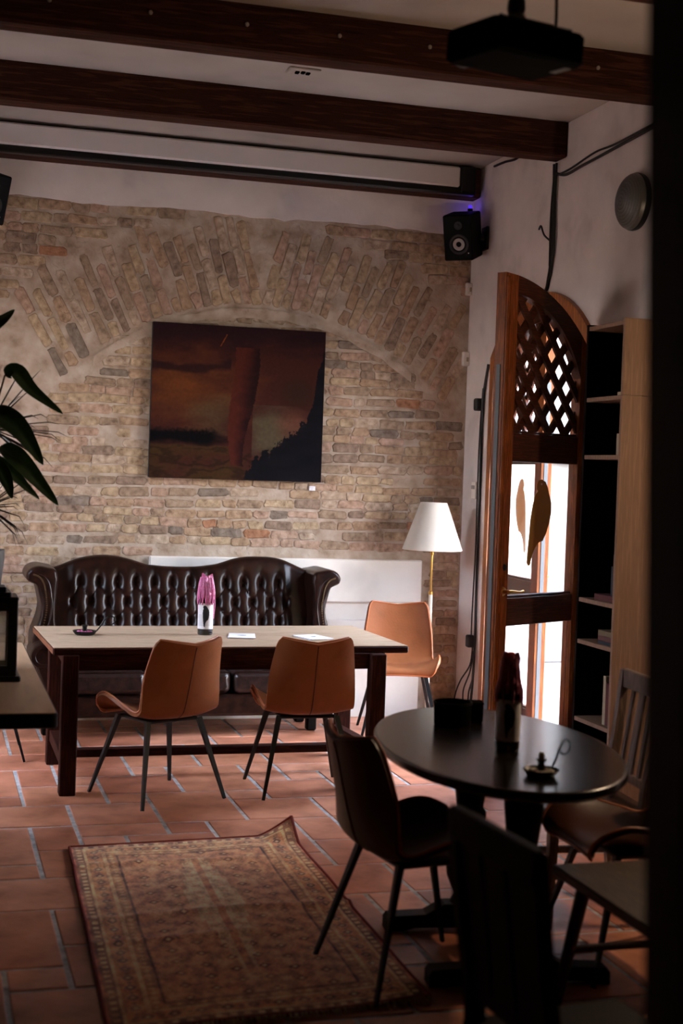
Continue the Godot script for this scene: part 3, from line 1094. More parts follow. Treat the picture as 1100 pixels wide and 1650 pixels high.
func rug() -> void:
	var t := thing("rug", "worn oriental rug in rust and cream with one curled corner", "rug")
	T["rug"] = ImageTexture.create_from_image(rug_image())
	mat("rug", Color(0.95, 0.9, 0.86), 0.95, {"tex": "rug", "uv": true, "sheen": 0.3})
	# a sheet of its own so that the weave pattern follows the cloth
	var top := []
	var bot := []
	var nu := 44
	var nv := 90
	for j in nv + 1:
		var r := PackedVector3Array()
		var s := PackedVector3Array()
		for i in nu + 1:
			var p := rug_point(float(i) / nu, float(j) / nv)
			r.append(p)
			s.append(p - Vector3(0, 0.007, 0))
		top.append(r)
		bot.append(s)
	var p := PackedVector3Array()
	var uv := PackedVector2Array()
	var ga := quad_rows(top, false, false)
	var gb := quad_rows(bot, false, false)
	p.append_array(ga[0])
	uv.append_array(ga[1])
	var q: PackedVector3Array = gb[0]
	for k in range(0, q.size(), 3):
		p.append_array([q[k], q[k + 2], q[k + 1]])
		uv.append_array([gb[1][k], gb[1][k + 2], gb[1][k + 1]])
	var rim := [[], []]
	for i in nu + 1: rim[0].append(top[0][i]); rim[1].append(bot[0][i])
	for j in range(1, nv + 1): rim[0].append(top[j][nu]); rim[1].append(bot[j][nu])
	for i in range(nu - 1, -1, -1): rim[0].append(top[nv][i]); rim[1].append(bot[nv][i])
	for j in range(nv - 1, 0, -1): rim[0].append(top[j][0]); rim[1].append(bot[j][0])
	var m: int = rim[0].size()
	for k in m:
		var l := (k + 1) % m
		p.append_array([rim[0][k], rim[0][l], rim[1][l], rim[0][k], rim[1][l], rim[1][k]])
		for w in 6:
			uv.append(Vector2(0.002, 0.002))
	var b := Buf.new()
	b.put(p, uv, 60.0)
	part("pile", b, M.rug, t)
	b = Buf.new()
	for e in 4:
		var path := PackedVector3Array()
		for k in 46:
			var f := k / 45.0
			path.append([rug_point(f, 0), rug_point(1, f), rug_point(f, 1), rug_point(0, f)][e] - Vector3(0, 0.002, 0))
		tube(b, path, [0.007], 6)
	part("binding", b, M.binding, t)
	b = Buf.new()
	for e in 2:
		for k in 150:
			var f := (k + rng.randf_range(0.0, 0.9)) / 150.0
			var s := rug_point(f, float(e))
			var out := Vector3(rng.randf_range(-0.015, 0.015), 0, (-1.0 if e == 0 else 1.0) * rng.randf_range(0.022, 0.045))
			var endp := s + out
			endp.y = maxf(0.004, s.y - 0.03)
			tube(b, PackedVector3Array([s, s.lerp(endp, 0.5) + Vector3(rng.randf_range(-0.006, 0.006), 0.004, 0), endp]), [0.0032, 0.0022], 4)
	part("fringe", b, M.wool_fringe, t).set_meta("kind", "stuff")

# ------------------------------------------------------------------ more shape helpers
func inset(poly: PackedVector2Array, d: float) -> PackedVector2Array:
	var out := PackedVector2Array()
	var n := poly.size()
	var sg := 1.0 if Geometry2D.is_polygon_clockwise(poly) else -1.0
	for i in n:
		var a := (poly[i] - poly[(i + n - 1) % n]).normalized()
		var c := (poly[(i + 1) % n] - poly[i]).normalized()
		var t := (a + c).normalized()
		out.append(poly[i] + Vector2(t.y, -t.x) * d * sg)
	return out

func loft(b: Buf, poly: PackedVector2Array, lays: Array, xf := Transform3D(), smooth := 40.0) -> void:   # lays: [z, inset] ...
	var rows := []
	for l in lays:
		var ring := PackedVector3Array()
		for q in inset(poly, l[1]):
			ring.append(xf * Vector3(q.x, q.y, l[0]))
		rows.append(ring)
	var g := quad_rows(rows, true, false)
	var p: PackedVector3Array = g[0]
	var uv: PackedVector2Array = g[1]
	var cw := Geometry2D.is_polygon_clockwise(poly)
	for e in [0, lays.size() - 1]:
		var flat := inset(poly, lays[e][1])
		var id := Geometry2D.triangulate_polygon(flat)
		for i in range(0, id.size(), 3):
			var a := flat[id[i]]
			var c := flat[id[i + 1]]
			var d := flat[id[i + 2]]
			if ((c - a).cross(d - a) < 0) != cw:
				var w := c
				c = d
				d = w
			var tri := [a, c, d] if e > 0 else [a, d, c]
			for w: Vector2 in tri:
				p.append(xf * Vector3(w.x, w.y, lays[e][0]))
				uv.append(Vector2.ZERO)
	b.put(p, uv, smooth)

func rect(w: float, h: float, r := 0.0, n := 4) -> PackedVector2Array:
	var p := PackedVector2Array()
	for q in [[1, 1], [-1, 1], [-1, -1], [1, -1]]:
		if r <= 0.0:
			p.append(Vector2(q[0] * w * 0.5, q[1] * h * 0.5))
			continue
		var a0: float = {11: 0.0, -9: 90.0, -11: 180.0, 9: 270.0}[q[0] * 10 + q[1]]
		for k in n + 1:
			var a := deg_to_rad(a0 + 90.0 * k / n)
			p.append(Vector2(q[0] * (w * 0.5 - r) + cos(a) * r, q[1] * (h * 0.5 - r) + sin(a) * r))
	return p

func picture(b: Buf, w: float, h: float, th: float, xf: Transform3D) -> void:     # a flat sheet whose uv covers 0..1
	prism(b, rect(w, h), 0.0, th, xf, 0.0)
	for i in b.t.size():
		b.t[i] = Vector2(b.t[i].x / w + 0.5, 0.5 - b.t[i].y / h)

func flat_xf(at: Vector3, yaw := 0.0) -> Transform3D:      # lays an xy outline on the floor plane, its +y away from the viewer, z up
	return Transform3D(Basis(Vector3.UP, deg_to_rad(yaw)) * Basis(Vector3.RIGHT, -PI / 2), at)

func spline(keys: Array, x: float) -> float:     # keys: [x, value] ..., smooth between
	if x <= keys[0][0]:
		return keys[0][1]
	for i in keys.size() - 1:
		if x <= keys[i + 1][0]:
			var t: float = (x - keys[i][0]) / (keys[i + 1][0] - keys[i][0])
			return cubic_interpolate(keys[i][1], keys[i + 1][1], keys[maxi(i - 1, 0)][1], keys[mini(i + 2, keys.size() - 1)][1], t)
	return keys[-1][1]

# ------------------------------------------------------------------ sofa
const CAMEL := [[-0.86, 1.02], [-0.83, 1.03], [-0.67, 1.09], [-0.51, 1.113], [-0.37, 1.095], [-0.21, 1.053], [0.037, 1.044], [0.22, 1.063], [0.37, 1.107], [0.515, 1.117], [0.66, 1.103], [0.84, 1.035], [0.87, 1.02]]

func tuft(x: float, y: float) -> float:
	var X := (x + 0.656) / 0.1175
	var r := (y - 0.94) / 0.24
	var g := 0.0
	if y > 0.94:
		g = lerpf(absf(sin(PI * X)), 1.0, smoothstep(0.0, 0.14, y - 0.94))
	elif y < 0.70:
		g = absf(sin(PI * (X + 1.0)))
	else:
		g = sqrt(absf(sin(PI * (X + r)) * sin(PI * (X - r))))
	var row := roundf((0.94 - y) / 0.12)
	row = clampf(row, 0.0, 2.0)
	var sh := 0.5 if int(row) == 1 else 0.0
	var bx := roundf(X - sh) + sh
	var dy := y - (0.94 - 0.12 * row)
	var d := Vector2((X - bx) * 0.1175 / 0.022, dy / (0.044 if dy > 0.0 and int(row) == 0 else 0.031)).length()
	var pit := exp(-d * d)
	var inside := smoothstep(0.74, 0.68, absf(x + 0.01))
	return lerpf(0.012, 0.020 * pow(g, 0.5) - 0.032 * pit + 0.006, inside)

func sofa() -> void:
	var t := thing("chesterfield_sofa", "dark brown deep-buttoned leather sofa with winged scroll arms against the brick wall", "sofa", Vector3(1.587, 0, -9.0))
	var b := Buf.new()
	var rows := []
	for i in 241:
		var x := lerpf(-0.87, 0.87, i / 240.0)
		var top := spline(CAMEL, x)
		var ring := PackedVector3Array()
		for j in 64:
			var y := lerpf(0.30, top - 0.045, j / 63.0)
			var z := lerpf(0.02, -0.12, (y - 0.45) / 0.55)
			ring.append(Vector3(x, y, z + tuft(x, y)))
		var zt := lerpf(0.02, -0.12, (top - 0.045 - 0.45) / 0.55) + 0.012
		var tf := tuft(x, top - 0.045) - 0.012
		for j in range(1, 9):
			var a := PI * j / 8.0
			ring.append(Vector3(x, top - 0.045 + 0.045 * sin(a), zt - 0.05 + 0.05 * cos(a) + tf * (1.0 - j / 8.0)))
		ring.append(Vector3(x, 0.7, -0.27))
		ring.append(Vector3(x, 0.30, -0.27))
		rows.append(ring)
	var g := quad_rows(rows, true, true)
	b.put(g[0], g[1], 60.0)
	var back := part("tufted_back", b, M.leather_dark, t)
	b = Buf.new()
	for r in 3:
		for k in (12 if r != 1 else 13):
			var x: float = -0.656 + 0.1175 * (k if r != 1 else k - 0.5)
			var y := 0.94 - 0.12 * r
			var z := lerpf(0.02, -0.12, (y - 0.45) / 0.55)
			if absf(x) < 0.72:
				lathe(b, [Vector2(0.0, 0.0), Vector2(0.011, 0.0), Vector2(0.009, 0.006), Vector2(0.0, 0.008)], 8, Transform3D(Basis(Vector3.RIGHT, PI / 2), Vector3(x, y, z - 0.024)))
	part("button", b, M.leather_dark, back).set_meta("kind", "stuff")
	# wings: outer scroll, neck, waist; one shape lofted front to back
	var wing := PackedVector2Array()
	var ctrl := [Vector3(-0.80, 0.30, 0), Vector3(-0.93, 0.30, 0), Vector3(-0.955, 0.45, 0), Vector3(-0.963, 0.60, 0), Vector3(-0.925, 0.72, 0), Vector3(-0.914, 0.80, 0), Vector3(-0.930, 0.88, 0), Vector3(-0.945, 0.930, 0), Vector3(-0.968, 0.944, 0), Vector3(-1.002, 0.963, 0), Vector3(-1.010, 1.0, 0), Vector3(-0.985, 1.038, 0), Vector3(-0.935, 1.054, 0), Vector3(-0.88, 1.045, 0), Vector3(-0.83, 1.03, 0), Vector3(-0.815, 0.97, 0), Vector3(-0.822, 0.86, 0), Vector3(-0.825, 0.72, 0), Vector3(-0.80, 0.60, 0)]
	var cp := curve_pts(ctrl, 3)
	for q in cp:
		wing.append(Vector2(q.x, q.y))
	for sg in [-1.0, 1.0]:
		var xf := Transform3D(Basis(Vector3(-sg, 0, 0), Vector3.UP, Vector3.BACK), Vector3.ZERO)
		b = Buf.new()
		loft(b, wing, [[-0.26, 0.0], [0.085, 0.0], [0.110, 0.006], [0.120, 0.017]], xf, 60.0)
		var w := part("wing", b, M.leather_dark, t)
		b = Buf.new()
		var path := PackedVector3Array()
		for q in curve_pts([Vector3(-0.900, 0.46, 0), Vector3(-0.918, 0.58, 0), Vector3(-0.895, 0.70, 0), Vector3(-0.880, 0.80, 0), Vector3(-0.888, 0.88, 0), Vector3(-0.902, 0.945, 0), Vector3(-0.930, 0.985, 0), Vector3(-0.965, 1.0, 0)], 5):
			path.append(xf * Vector3(q.x, q.y, 0.121))
		for k in 46:
			var f := k / 45.0 * (path.size() - 1.001)
			var c := path[int(f)].lerp(path[int(f) + 1], f - int(f))
			lathe(b, [Vector2(0.0, 0.0), Vector2(0.0062, 0.0), Vector2(0.0046, 0.004), Vector2(0.0, 0.005)], 6, Transform3D(Basis(Vector3.RIGHT, PI / 2), c))
		part("nailheads", b, M.nail, w).set_meta("kind", "stuff")
		b = Buf.new()
		var edge := PackedVector3Array()
		for q in path:
			edge.append(q + Vector3(0.030 * sg * -1.0, 0, -0.004))
		tube(b, edge, [0.007], 6)
		part("piping", b, M.leather_dark, w)
		# low rolled arm and the panel under it
		b = Buf.new()
		lathe(b, [Vector2(0.0, 0.0), Vector2(0.076, 0.0), Vector2(0.080, 0.02), Vector2(0.080, 0.36), Vector2(0.072, 0.385), Vector2(0.05, 0.388), Vector2(0.045, 0.382), Vector2(0.0, 0.382)], 28, Transform3D(Basis(Vector3.RIGHT, PI / 2), Vector3(sg * 0.905, 0.515, -0.09)))
		part("arm_roll", b, M.leather_dark, t)
		b = Buf.new()
		var low := PackedVector2Array([Vector2(-0.96, 0.50), Vector2(-0.935, 0.42), Vector2(-0.885, 0.30), Vector2(-0.86, 0.14), Vector2(-0.76, 0.14), Vector2(-0.76, 0.50)])
		loft(b, low, [[-0.26, 0.0], [0.27, 0.0], [0.282, 0.012]], xf, 40.0)
		part("arm_panel", b, M.leather_dark, t)
	for k in 3:
		b = Buf.new()
		var cx := (k - 1) * 0.535
		var rows2 := []
		var pl := rect(0.525, 0.15, 0.045, 4)
		for l in [[-0.30, 0.03], [-0.27, 0.0], [0.24, 0.0], [0.272, 0.012], [0.285, 0.035]]:
			rows2.append(l)
		loft(b, pl, rows2, Transform3D(Basis(), Vector3(cx, 0.345, 0.0)), 60.0)
		var c := part("seat_cushion", b, M.leather_cushion, t)
		b = Buf.new()
		tube(b, PackedVector3Array([Vector3(cx - 0.25, 0.408, 0.268), Vector3(cx, 0.412, 0.270), Vector3(cx + 0.25, 0.408, 0.268)]), [0.006], 6)
		part("piping", b, M.leather_dark, c)
	b = Buf.new()
	box(b, Vector3(0, 0.20, 0.0), Vector3(1.66, 0.14, 0.54), 0.02)
	part("seat_rail", b, M.leather_dark, t)
	for sx in [-0.86, 0.84]:
		for z in [0.09, -0.22]:
			b = Buf.new()
			box(b, Vector3(sx, 0.066, z), Vector3(0.065, 0.13, 0.065), 0.01)
			part("foot", b, M.black_wood_y, t)

# ------------------------------------------------------------------ long table
func long_table() -> void:
	var t := thing("long_dining_table", "long wooden table with pale scrubbed top and dark red-brown legs before the sofa", "table", Vector3(1.56, 0, -7.78))
	var yaw := Basis(Vector3.UP, deg_to_rad(2.0))
	var b := Buf.new()
	box(b, Vector3(0, 0.735, 0), Vector3(1.925, 0.036, 0.975), 0.006, yaw)
	var top := part("tabletop", b, M.dark_wood_x, t)
	for k in 5:
		b = Buf.new()
		var z := (k - 2) * 0.1925
		box(b, yaw * Vector3(0, 0.7545, z), Vector3(1.917, 0.005, 0.1915), 0.0012, yaw)
		part("plank", b, M.scrubbed, top)
	for sx in [-1.0, 1.0]:
		b = Buf.new()
		box(b, yaw * Vector3(sx * 0.9630, 0.738, 0), Vector3(0.003, 0.028, 0.96), 0.001, yaw)
		part("end_edge", b, M.edge_wood, top)
	for q in [[-0.855, 0.49], [0.788, 0.49], [-0.86, -0.28], [0.84, -0.32]]:
		b = Buf.new()
		box(b, Vector3(q[0], 0.36, q[1]), Vector3(0.084, 0.72, 0.084), 0.005)
		part("leg", b, M.dark_wood_y, t)
	b = Buf.new()
	box(b, Vector3(-0.03, 0.678, 0.475), Vector3(1.56, 0.085, 0.025), 0.003)
	part("apron", b, M.dark_wood_x, t)
	b = Buf.new()
	box(b, Vector3(-0.01, 0.678, -0.30), Vector3(1.62, 0.085, 0.025), 0.003)
	part("apron", b, M.dark_wood_x, t)
	b = Buf.new()
	box(b, Vector3(-0.858, 0.678, 0.10), Vector3(0.025, 0.085, 0.70), 0.003)
	part("end_apron", b, M.dark_wood_x, t)
	b = Buf.new()
	box(b, Vector3(0.815, 0.678, 0.08), Vector3(0.025, 0.085, 0.72), 0.003, Basis(Vector3.UP, 0.06))
	part("end_apron", b, M.dark_wood_x, t)
	for q in [[-0.858, 0.0], [0.814, 0.06]]:
		b = Buf.new()
		box(b, Vector3(q[0], 0.165, 0.09), Vector3(0.06, 0.06, 0.72), 0.004, Basis(Vector3.UP, q[1]))
		part("end_stretcher", b, M.dark_wood_x, t)
	b = Buf.new()
	box(b, Vector3(-0.02, 0.136, 0.10), Vector3(1.63, 0.045, 0.06), 0.004)
	part("long_stretcher", b, M.dark_wood_x, t)

# ------------------------------------------------------------------ leather bucket chairs
const CH := [ # v, z, y, half width, lift of the sides, lip
	[0.0, 0.232, 0.415, 0.175, 0.010], [0.05, 0.238, 0.437, 0.205, 0.028], [0.12, 0.205, 0.452, 0.232, 0.060], [0.25, 0.12, 0.452, 0.243, 0.082], [0.42, -0.03, 0.440, 0.240, 0.055],
	[0.54, -0.135, 0.438, 0.234, 0.030], [0.62, -0.192, 0.462, 0.230, 0.030], [0.68, -0.215, 0.510, 0.228, 0.040], [0.80, -0.246, 0.63, 0.218, 0.062], [0.92, -0.275, 0.755, 0.200, 0.058], [0.97, -0.288, 0.803, 0.190, 0.052], [1.0, -0.295, 0.828, 0.172, 0.046]]

func chair_key(v: float, k: int) -> float:
	for i in CH.size() - 1:
		if v <= CH[i + 1][0]:
			var t: float = (v - CH[i][0]) / (CH[i + 1][0] - CH[i][0])
			return cubic_interpolate(CH[i][k], CH[i + 1][k], CH[maxi(i - 1, 0)][k], CH[mini(i + 2, CH.size() - 1)][k], t)
	return CH[-1][k]

func chair_point(u: float, v: float) -> Vector3:
	var s := u * 2.0 - 1.0
	var c := Vector3(0, chair_key(v, 2), chair_key(v, 1))
	var d := Vector3(0, chair_key(minf(v + 0.02, 1.0), 2) - chair_key(maxf(v - 0.02, 0.0), 2), chair_key(minf(v + 0.02, 1.0), 1) - chair_key(maxf(v - 0.02, 0.0), 1)).normalized()
	var up := Vector3(0, -d.z, d.y)     # the sitter's side
	if up.y + up.z < 0.0:
		up = -up
	var fold := 0.006 * (1.0 - absf(s)) * smoothstep(0.6, 0.85, v)
	var p := c + up * (chair_key(v, 4) * pow(absf(s), 2.4) - fold) + Vector3(s * chair_key(v, 3), 0, 0)
	p.y -= 0.022 * smoothstep(0.94, 1.0, v) * pow(1.0 - absf(s), 2.0) * 0.5
	return p

func leather_chair(label: String, at: Vector3, yaw: float, group: String) -> Node3D:
	var t := thing("leather_chair", label, "chair", at, yaw, group)
	var b := Buf.new()
	shell(b, chair_point, 24, 46, 0.020, 50.0)
	var s := part("seat_shell", b, M.leather_tan, t)
	b = Buf.new()
	var path := PackedVector3Array()
	for k in 40: path.append(chair_point(1.0, k / 39.0) + Vector3(0.001, 0, 0))
	for k in range(1, 16): path.append(chair_point(1.0 - k / 16.0, 1.0) + Vector3(0, 0.001, 0))
	for k in 40: path.append(chair_point(0.0, 1.0 - k / 39.0) - Vector3(0.001, 0, 0))
	for k in range(1, 16): path.append(chair_point(k / 16.0, 0.0))
	path.append(path[0])
	tube(b, path, [0.0055], 6)
	part("piping", b, M.leather_edge, s)
	b = Buf.new()
	var seam := PackedVector3Array()
	for k in 14:
		var v := lerpf(0.58, 0.985, k / 13.0)
		var c := chair_point(0.5, v)
		var e := chair_point(0.5, minf(v + 0.01, 1.0)) - chair_point(0.5, v - 0.01)
		var nn := Vector3(0, -e.z, e.y).normalized()
		if nn.y + nn.z < 0.0: nn = -nn
		seam.append(c - nn * 0.0205)
	tube(b, seam, [0.0032], 6)
	part("back_seam", b, M.stitch, s)
	b = Buf.new()
	box(b, Vector3(0, 0.408, 0.0), Vector3(0.30, 0.018, 0.27), 0.005)
	part("under_frame", b, M.black_metal, t)
	for q in [[1, 1], [-1, 1], [1, -1], [-1, -1]]:
		b = Buf.new()
		tube(b, PackedVector3Array([Vector3(q[0] * 0.155, 0.412, q[1] * 0.135), Vector3(q[0] * 0.250, 0.0, q[1] * 0.250)]), [0.019, 0.011], 4, 0.0, 0.8)
		part("leg", b, M.black_metal, t)
	return t

func leather_chairs() -> void:
	var g := "tan leather bucket chairs"
	var c := leather_chair("tan leather chair at the long table, turned sideways, nearer the candle-wax bottle", Vector3(1.156, 0, -7.216), 205.0, g)
	copy_of(c, "leather_chair", "tan leather chair seen square from behind, right of two at the table front", Vector3(1.93, 0, -7.27), 179.0)
	copy_of(c, "leather_chair", "tan leather chair facing us at the table's right end by the lamp", Vector3(2.97, 0, -8.74), -14.0)
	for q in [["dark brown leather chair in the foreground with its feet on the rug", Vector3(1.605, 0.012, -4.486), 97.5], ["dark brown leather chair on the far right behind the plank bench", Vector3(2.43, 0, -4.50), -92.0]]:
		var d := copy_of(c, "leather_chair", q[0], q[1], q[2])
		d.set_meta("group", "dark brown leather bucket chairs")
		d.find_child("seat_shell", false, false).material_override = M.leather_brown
	copy_of(c, "leather_chair", "leather chair half hidden under the left table, only black legs showing", Vector3(0.295, 0, -8.36), 90.0)

# ------------------------------------------------------------------ oval pedestal table
func oval_table() -> void:
	var t := thing("oval_pedestal_table", "dark polished oval table on two turned pedestals in the foreground", "table", Vector3(1.95, 0, -4.66))
	var turn := rad_to_deg(atan2(-0.147, 0.989))     # long axis, just off the depth of the room
	var b := Buf.new()
	var el := oval(0, 0, 0.418, 0.775, 72)
	loft(b, el, [[0.712, 0.022], [0.716, 0.010], [0.722, 0.008], [0.726, 0.0], [0.743, 0.0], [0.749, 0.004], [0.751, 0.012]], flat_xf(Vector3.ZERO, turn), 50.0)
	part("tabletop", b, M.black_wood, t)
	b = Buf.new()
	box(b, Vector3(0.0, 0.690, 0.0), Vector3(0.09, 0.045, 1.05), 0.006, Basis(Vector3.UP, deg_to_rad(turn)))
	part("top_bearer", b, M.black_wood_y, t)
	for q in [[-0.01, 0.30], [0.024, -0.27]]:
		b = Buf.new()
		var c := Vector3(q[0], 0, q[1])
		lathe(b, [Vector2(0.0, 0.06), Vector2(0.055, 0.06), Vector2(0.065, 0.10), Vector2(0.050, 0.13), Vector2(0.078, 0.20), Vector2(0.086, 0.27), Vector2(0.070, 0.35), Vector2(0.050, 0.40), Vector2(0.062, 0.42), Vector2(0.062, 0.44), Vector2(0.050, 0.46), Vector2(0.062, 0.55), Vector2(0.068, 0.62), Vector2(0.050, 0.65), Vector2(0.070, 0.67), Vector2(0.0, 0.67)], 24, Transform3D(Basis(), c))
		part("pedestal", b, M.black_wood_y, t)
		b = Buf.new()
		var arm := PackedVector2Array([Vector2(-0.27, 0.712), Vector2(-0.27, 0.690), Vector2(-0.24, 0.672), Vector2(-0.19, 0.668), Vector2(-0.15, 0.645), Vector2(0.15, 0.645), Vector2(0.19, 0.668), Vector2(0.24, 0.672), Vector2(0.27, 0.690), Vector2(0.27, 0.712)])
		loft(b, arm, [[-0.032, 0.004], [-0.028, 0.0], [0.028, 0.0], [0.032, 0.004]], Transform3D(Basis(Vector3.UP, deg_to_rad(-8)), c), 20.0)
		part("cross_arm", b, M.black_wood_y, t)
		b = Buf.new()
		var foot := PackedVector2Array([Vector2(-0.312, 0.0), Vector2(-0.25, 0.0), Vector2(-0.20, 0.012), Vector2(0.20, 0.012), Vector2(0.25, 0.0), Vector2(0.312, 0.0), Vector2(0.312, 0.040), Vector2(0.30, 0.056), Vector2(0.16, 0.062), Vector2(0.09, 0.10), Vector2(-0.09, 0.10), Vector2(-0.16, 0.062), Vector2(-0.30, 0.056), Vector2(-0.312, 0.040)])
		loft(b, foot, [[-0.045, 0.006], [-0.038, 0.0], [0.038, 0.0], [0.045, 0.006]], Transform3D(Basis(Vector3.UP, deg_to_rad(-8)), c), 20.0)
		part("foot", b, M.black_wood_y, t)
	b = Buf.new()
	box(b, Vector3(0.0, 0.235, 0.015), Vector3(0.05, 0.07, 0.44), 0.006, Basis(Vector3.UP, deg_to_rad(-3)))
	part("stretcher", b, M.black_wood_y, t)

# ------------------------------------------------------------------ wooden chairs and bench
func wooden_chair(called: String, label: String, at: Vector3, yaw: float, w: Material, seat_m: Material, slats: Array, top: float, lean := 0.04) -> Node3D:
	var t := thing(called, label, "chair", at, yaw)
	var b := Buf.new()
	var pl := PackedVector2Array([Vector2(-0.215, 0.21), Vector2(0.215, 0.21), Vector2(0.195, -0.21), Vector2(-0.195, -0.21)])
	loft(b, pl, [[0.425, 0.010], [0.432, 0.0], [0.446, 0.0], [0.452, 0.008]], Transform3D(Basis(Vector3.RIGHT, PI / 2) , Vector3.ZERO) * Transform3D(Basis(Vector3(1, 0, 0), Vector3(0, 1, 0), Vector3(0, 0, -1)), Vector3.ZERO), 30.0)
	part("seat", b, seat_m, t)
	for sx in [-1.0, 1.0]:
		b = Buf.new()
		tube(b, PackedVector3Array([Vector3(sx * 0.18, 0.43, 0.175), Vector3(sx * 0.185, 0.0, 0.185)]), [0.027, 0.019], 4, 0.0)
		part("leg", b, w, t)
		b = Buf.new()
		tube(b, curve_pts([Vector3(sx * 0.185, 0.0, -0.22), Vector3(sx * 0.182, 0.43, -0.185), Vector3(sx * 0.19, top * 0.75, -0.20 - lean * 0.5), Vector3(sx * 0.198, top, -0.205 - lean)], 5), [0.022, 0.027, 0.025, 0.021], 4, 30.0)
		part("back_post", b, w, t)
	b = Buf.new()
	var rail := rect(0.42, 0.075, 0.015, 3)
	loft(b, rail, [[-0.014, 0.004], [-0.010, 0.0], [0.010, 0.0], [0.014, 0.004]], Transform3D(Basis(), Vector3(0, top - 0.03, -0.205 - lean)), 30.0)
	part("top_rail", b, w, t)
	b = Buf.new()
	box(b, Vector3(0, 0.53, -0.197), Vector3(0.35, 0.035, 0.020), 0.004)
	part("lower_rail", b, w, t)
	for q in slats:
		b = Buf.new()
		var lo := Vector3(q[0], 0.54, -0.197)
		var hi := Vector3(q[0] * 1.05, top - 0.06, -0.202 - lean)
		var d := hi - lo
		var ang := atan2(d.z, d.y)
		box(b, (lo + hi) * 0.5, Vector3(q[1], d.length(), 0.012), 0.003, Basis(Vector3.RIGHT, ang))
		part("back_slat", b, w, t)
	for sx in [-1.0, 1.0]:
		b = Buf.new()
		box(b, Vector3(sx * 0.182, 0.20, 0.0), Vector3(0.018, 0.03, 0.36), 0.004)
		part("side_stretcher", b, w, t)
	for z in [0.175, -0.178]:
		b = Buf.new()
		box(b, Vector3(0, 0.405, z), Vector3(0.34, 0.05, 0.02), 0.003)
		part("seat_rail", b, w, t)
	return t

func wooden_chairs() -> void:
	wooden_chair("slat_back_chair", "wooden chair with pale slatted back frame, beside the bookcase", Vector3(2.48, 0, -5.03), -95.0, M.grey_wood, M.brown_wood, [[-0.085, 0.03], [0.0, 0.055], [0.085, 0.03]], 0.93)
	wooden_chair("panel_back_chair", "dark wooden chair with broad back boards, blurred in the near foreground", Vector3(1.43, 0, -2.83), 94.0, M.black_wood_y, M.black_wood_y, [[-0.115, 0.105], [0.0, 0.105], [0.115, 0.105]], 0.94)
	var t := thing("plank_bench", "low plank bench with splayed legs at the right edge of the oval table", "bench", Vector3(2.19, 0, -3.84))
	var b := Buf.new()
	box(b, Vector3(0, 0.436, 0), Vector3(0.46, 0.034, 0.66), 0.006)
	part("seat", b, M.bench_wood, t)
	for q in [[1, 1], [-1, 1], [1, -1], [-1, -1]]:
		b = Buf.new()
		tube(b, PackedVector3Array([Vector3(q[0] * 0.15, 0.422, q[1] * 0.24), Vector3(q[0] * 0.205, 0.0, q[1] * 0.31)]), [0.024, 0.018], 8, 50.0)
		part("leg", b, M.brown_wood, t)
	for sz in [-1.0, 1.0]:
		b = Buf.new()
		box(b, Vector3(0, 0.19, sz * 0.275), Vector3(0.35, 0.022, 0.022), 0.004)
		part("stretcher", b, M.brown_wood, t)

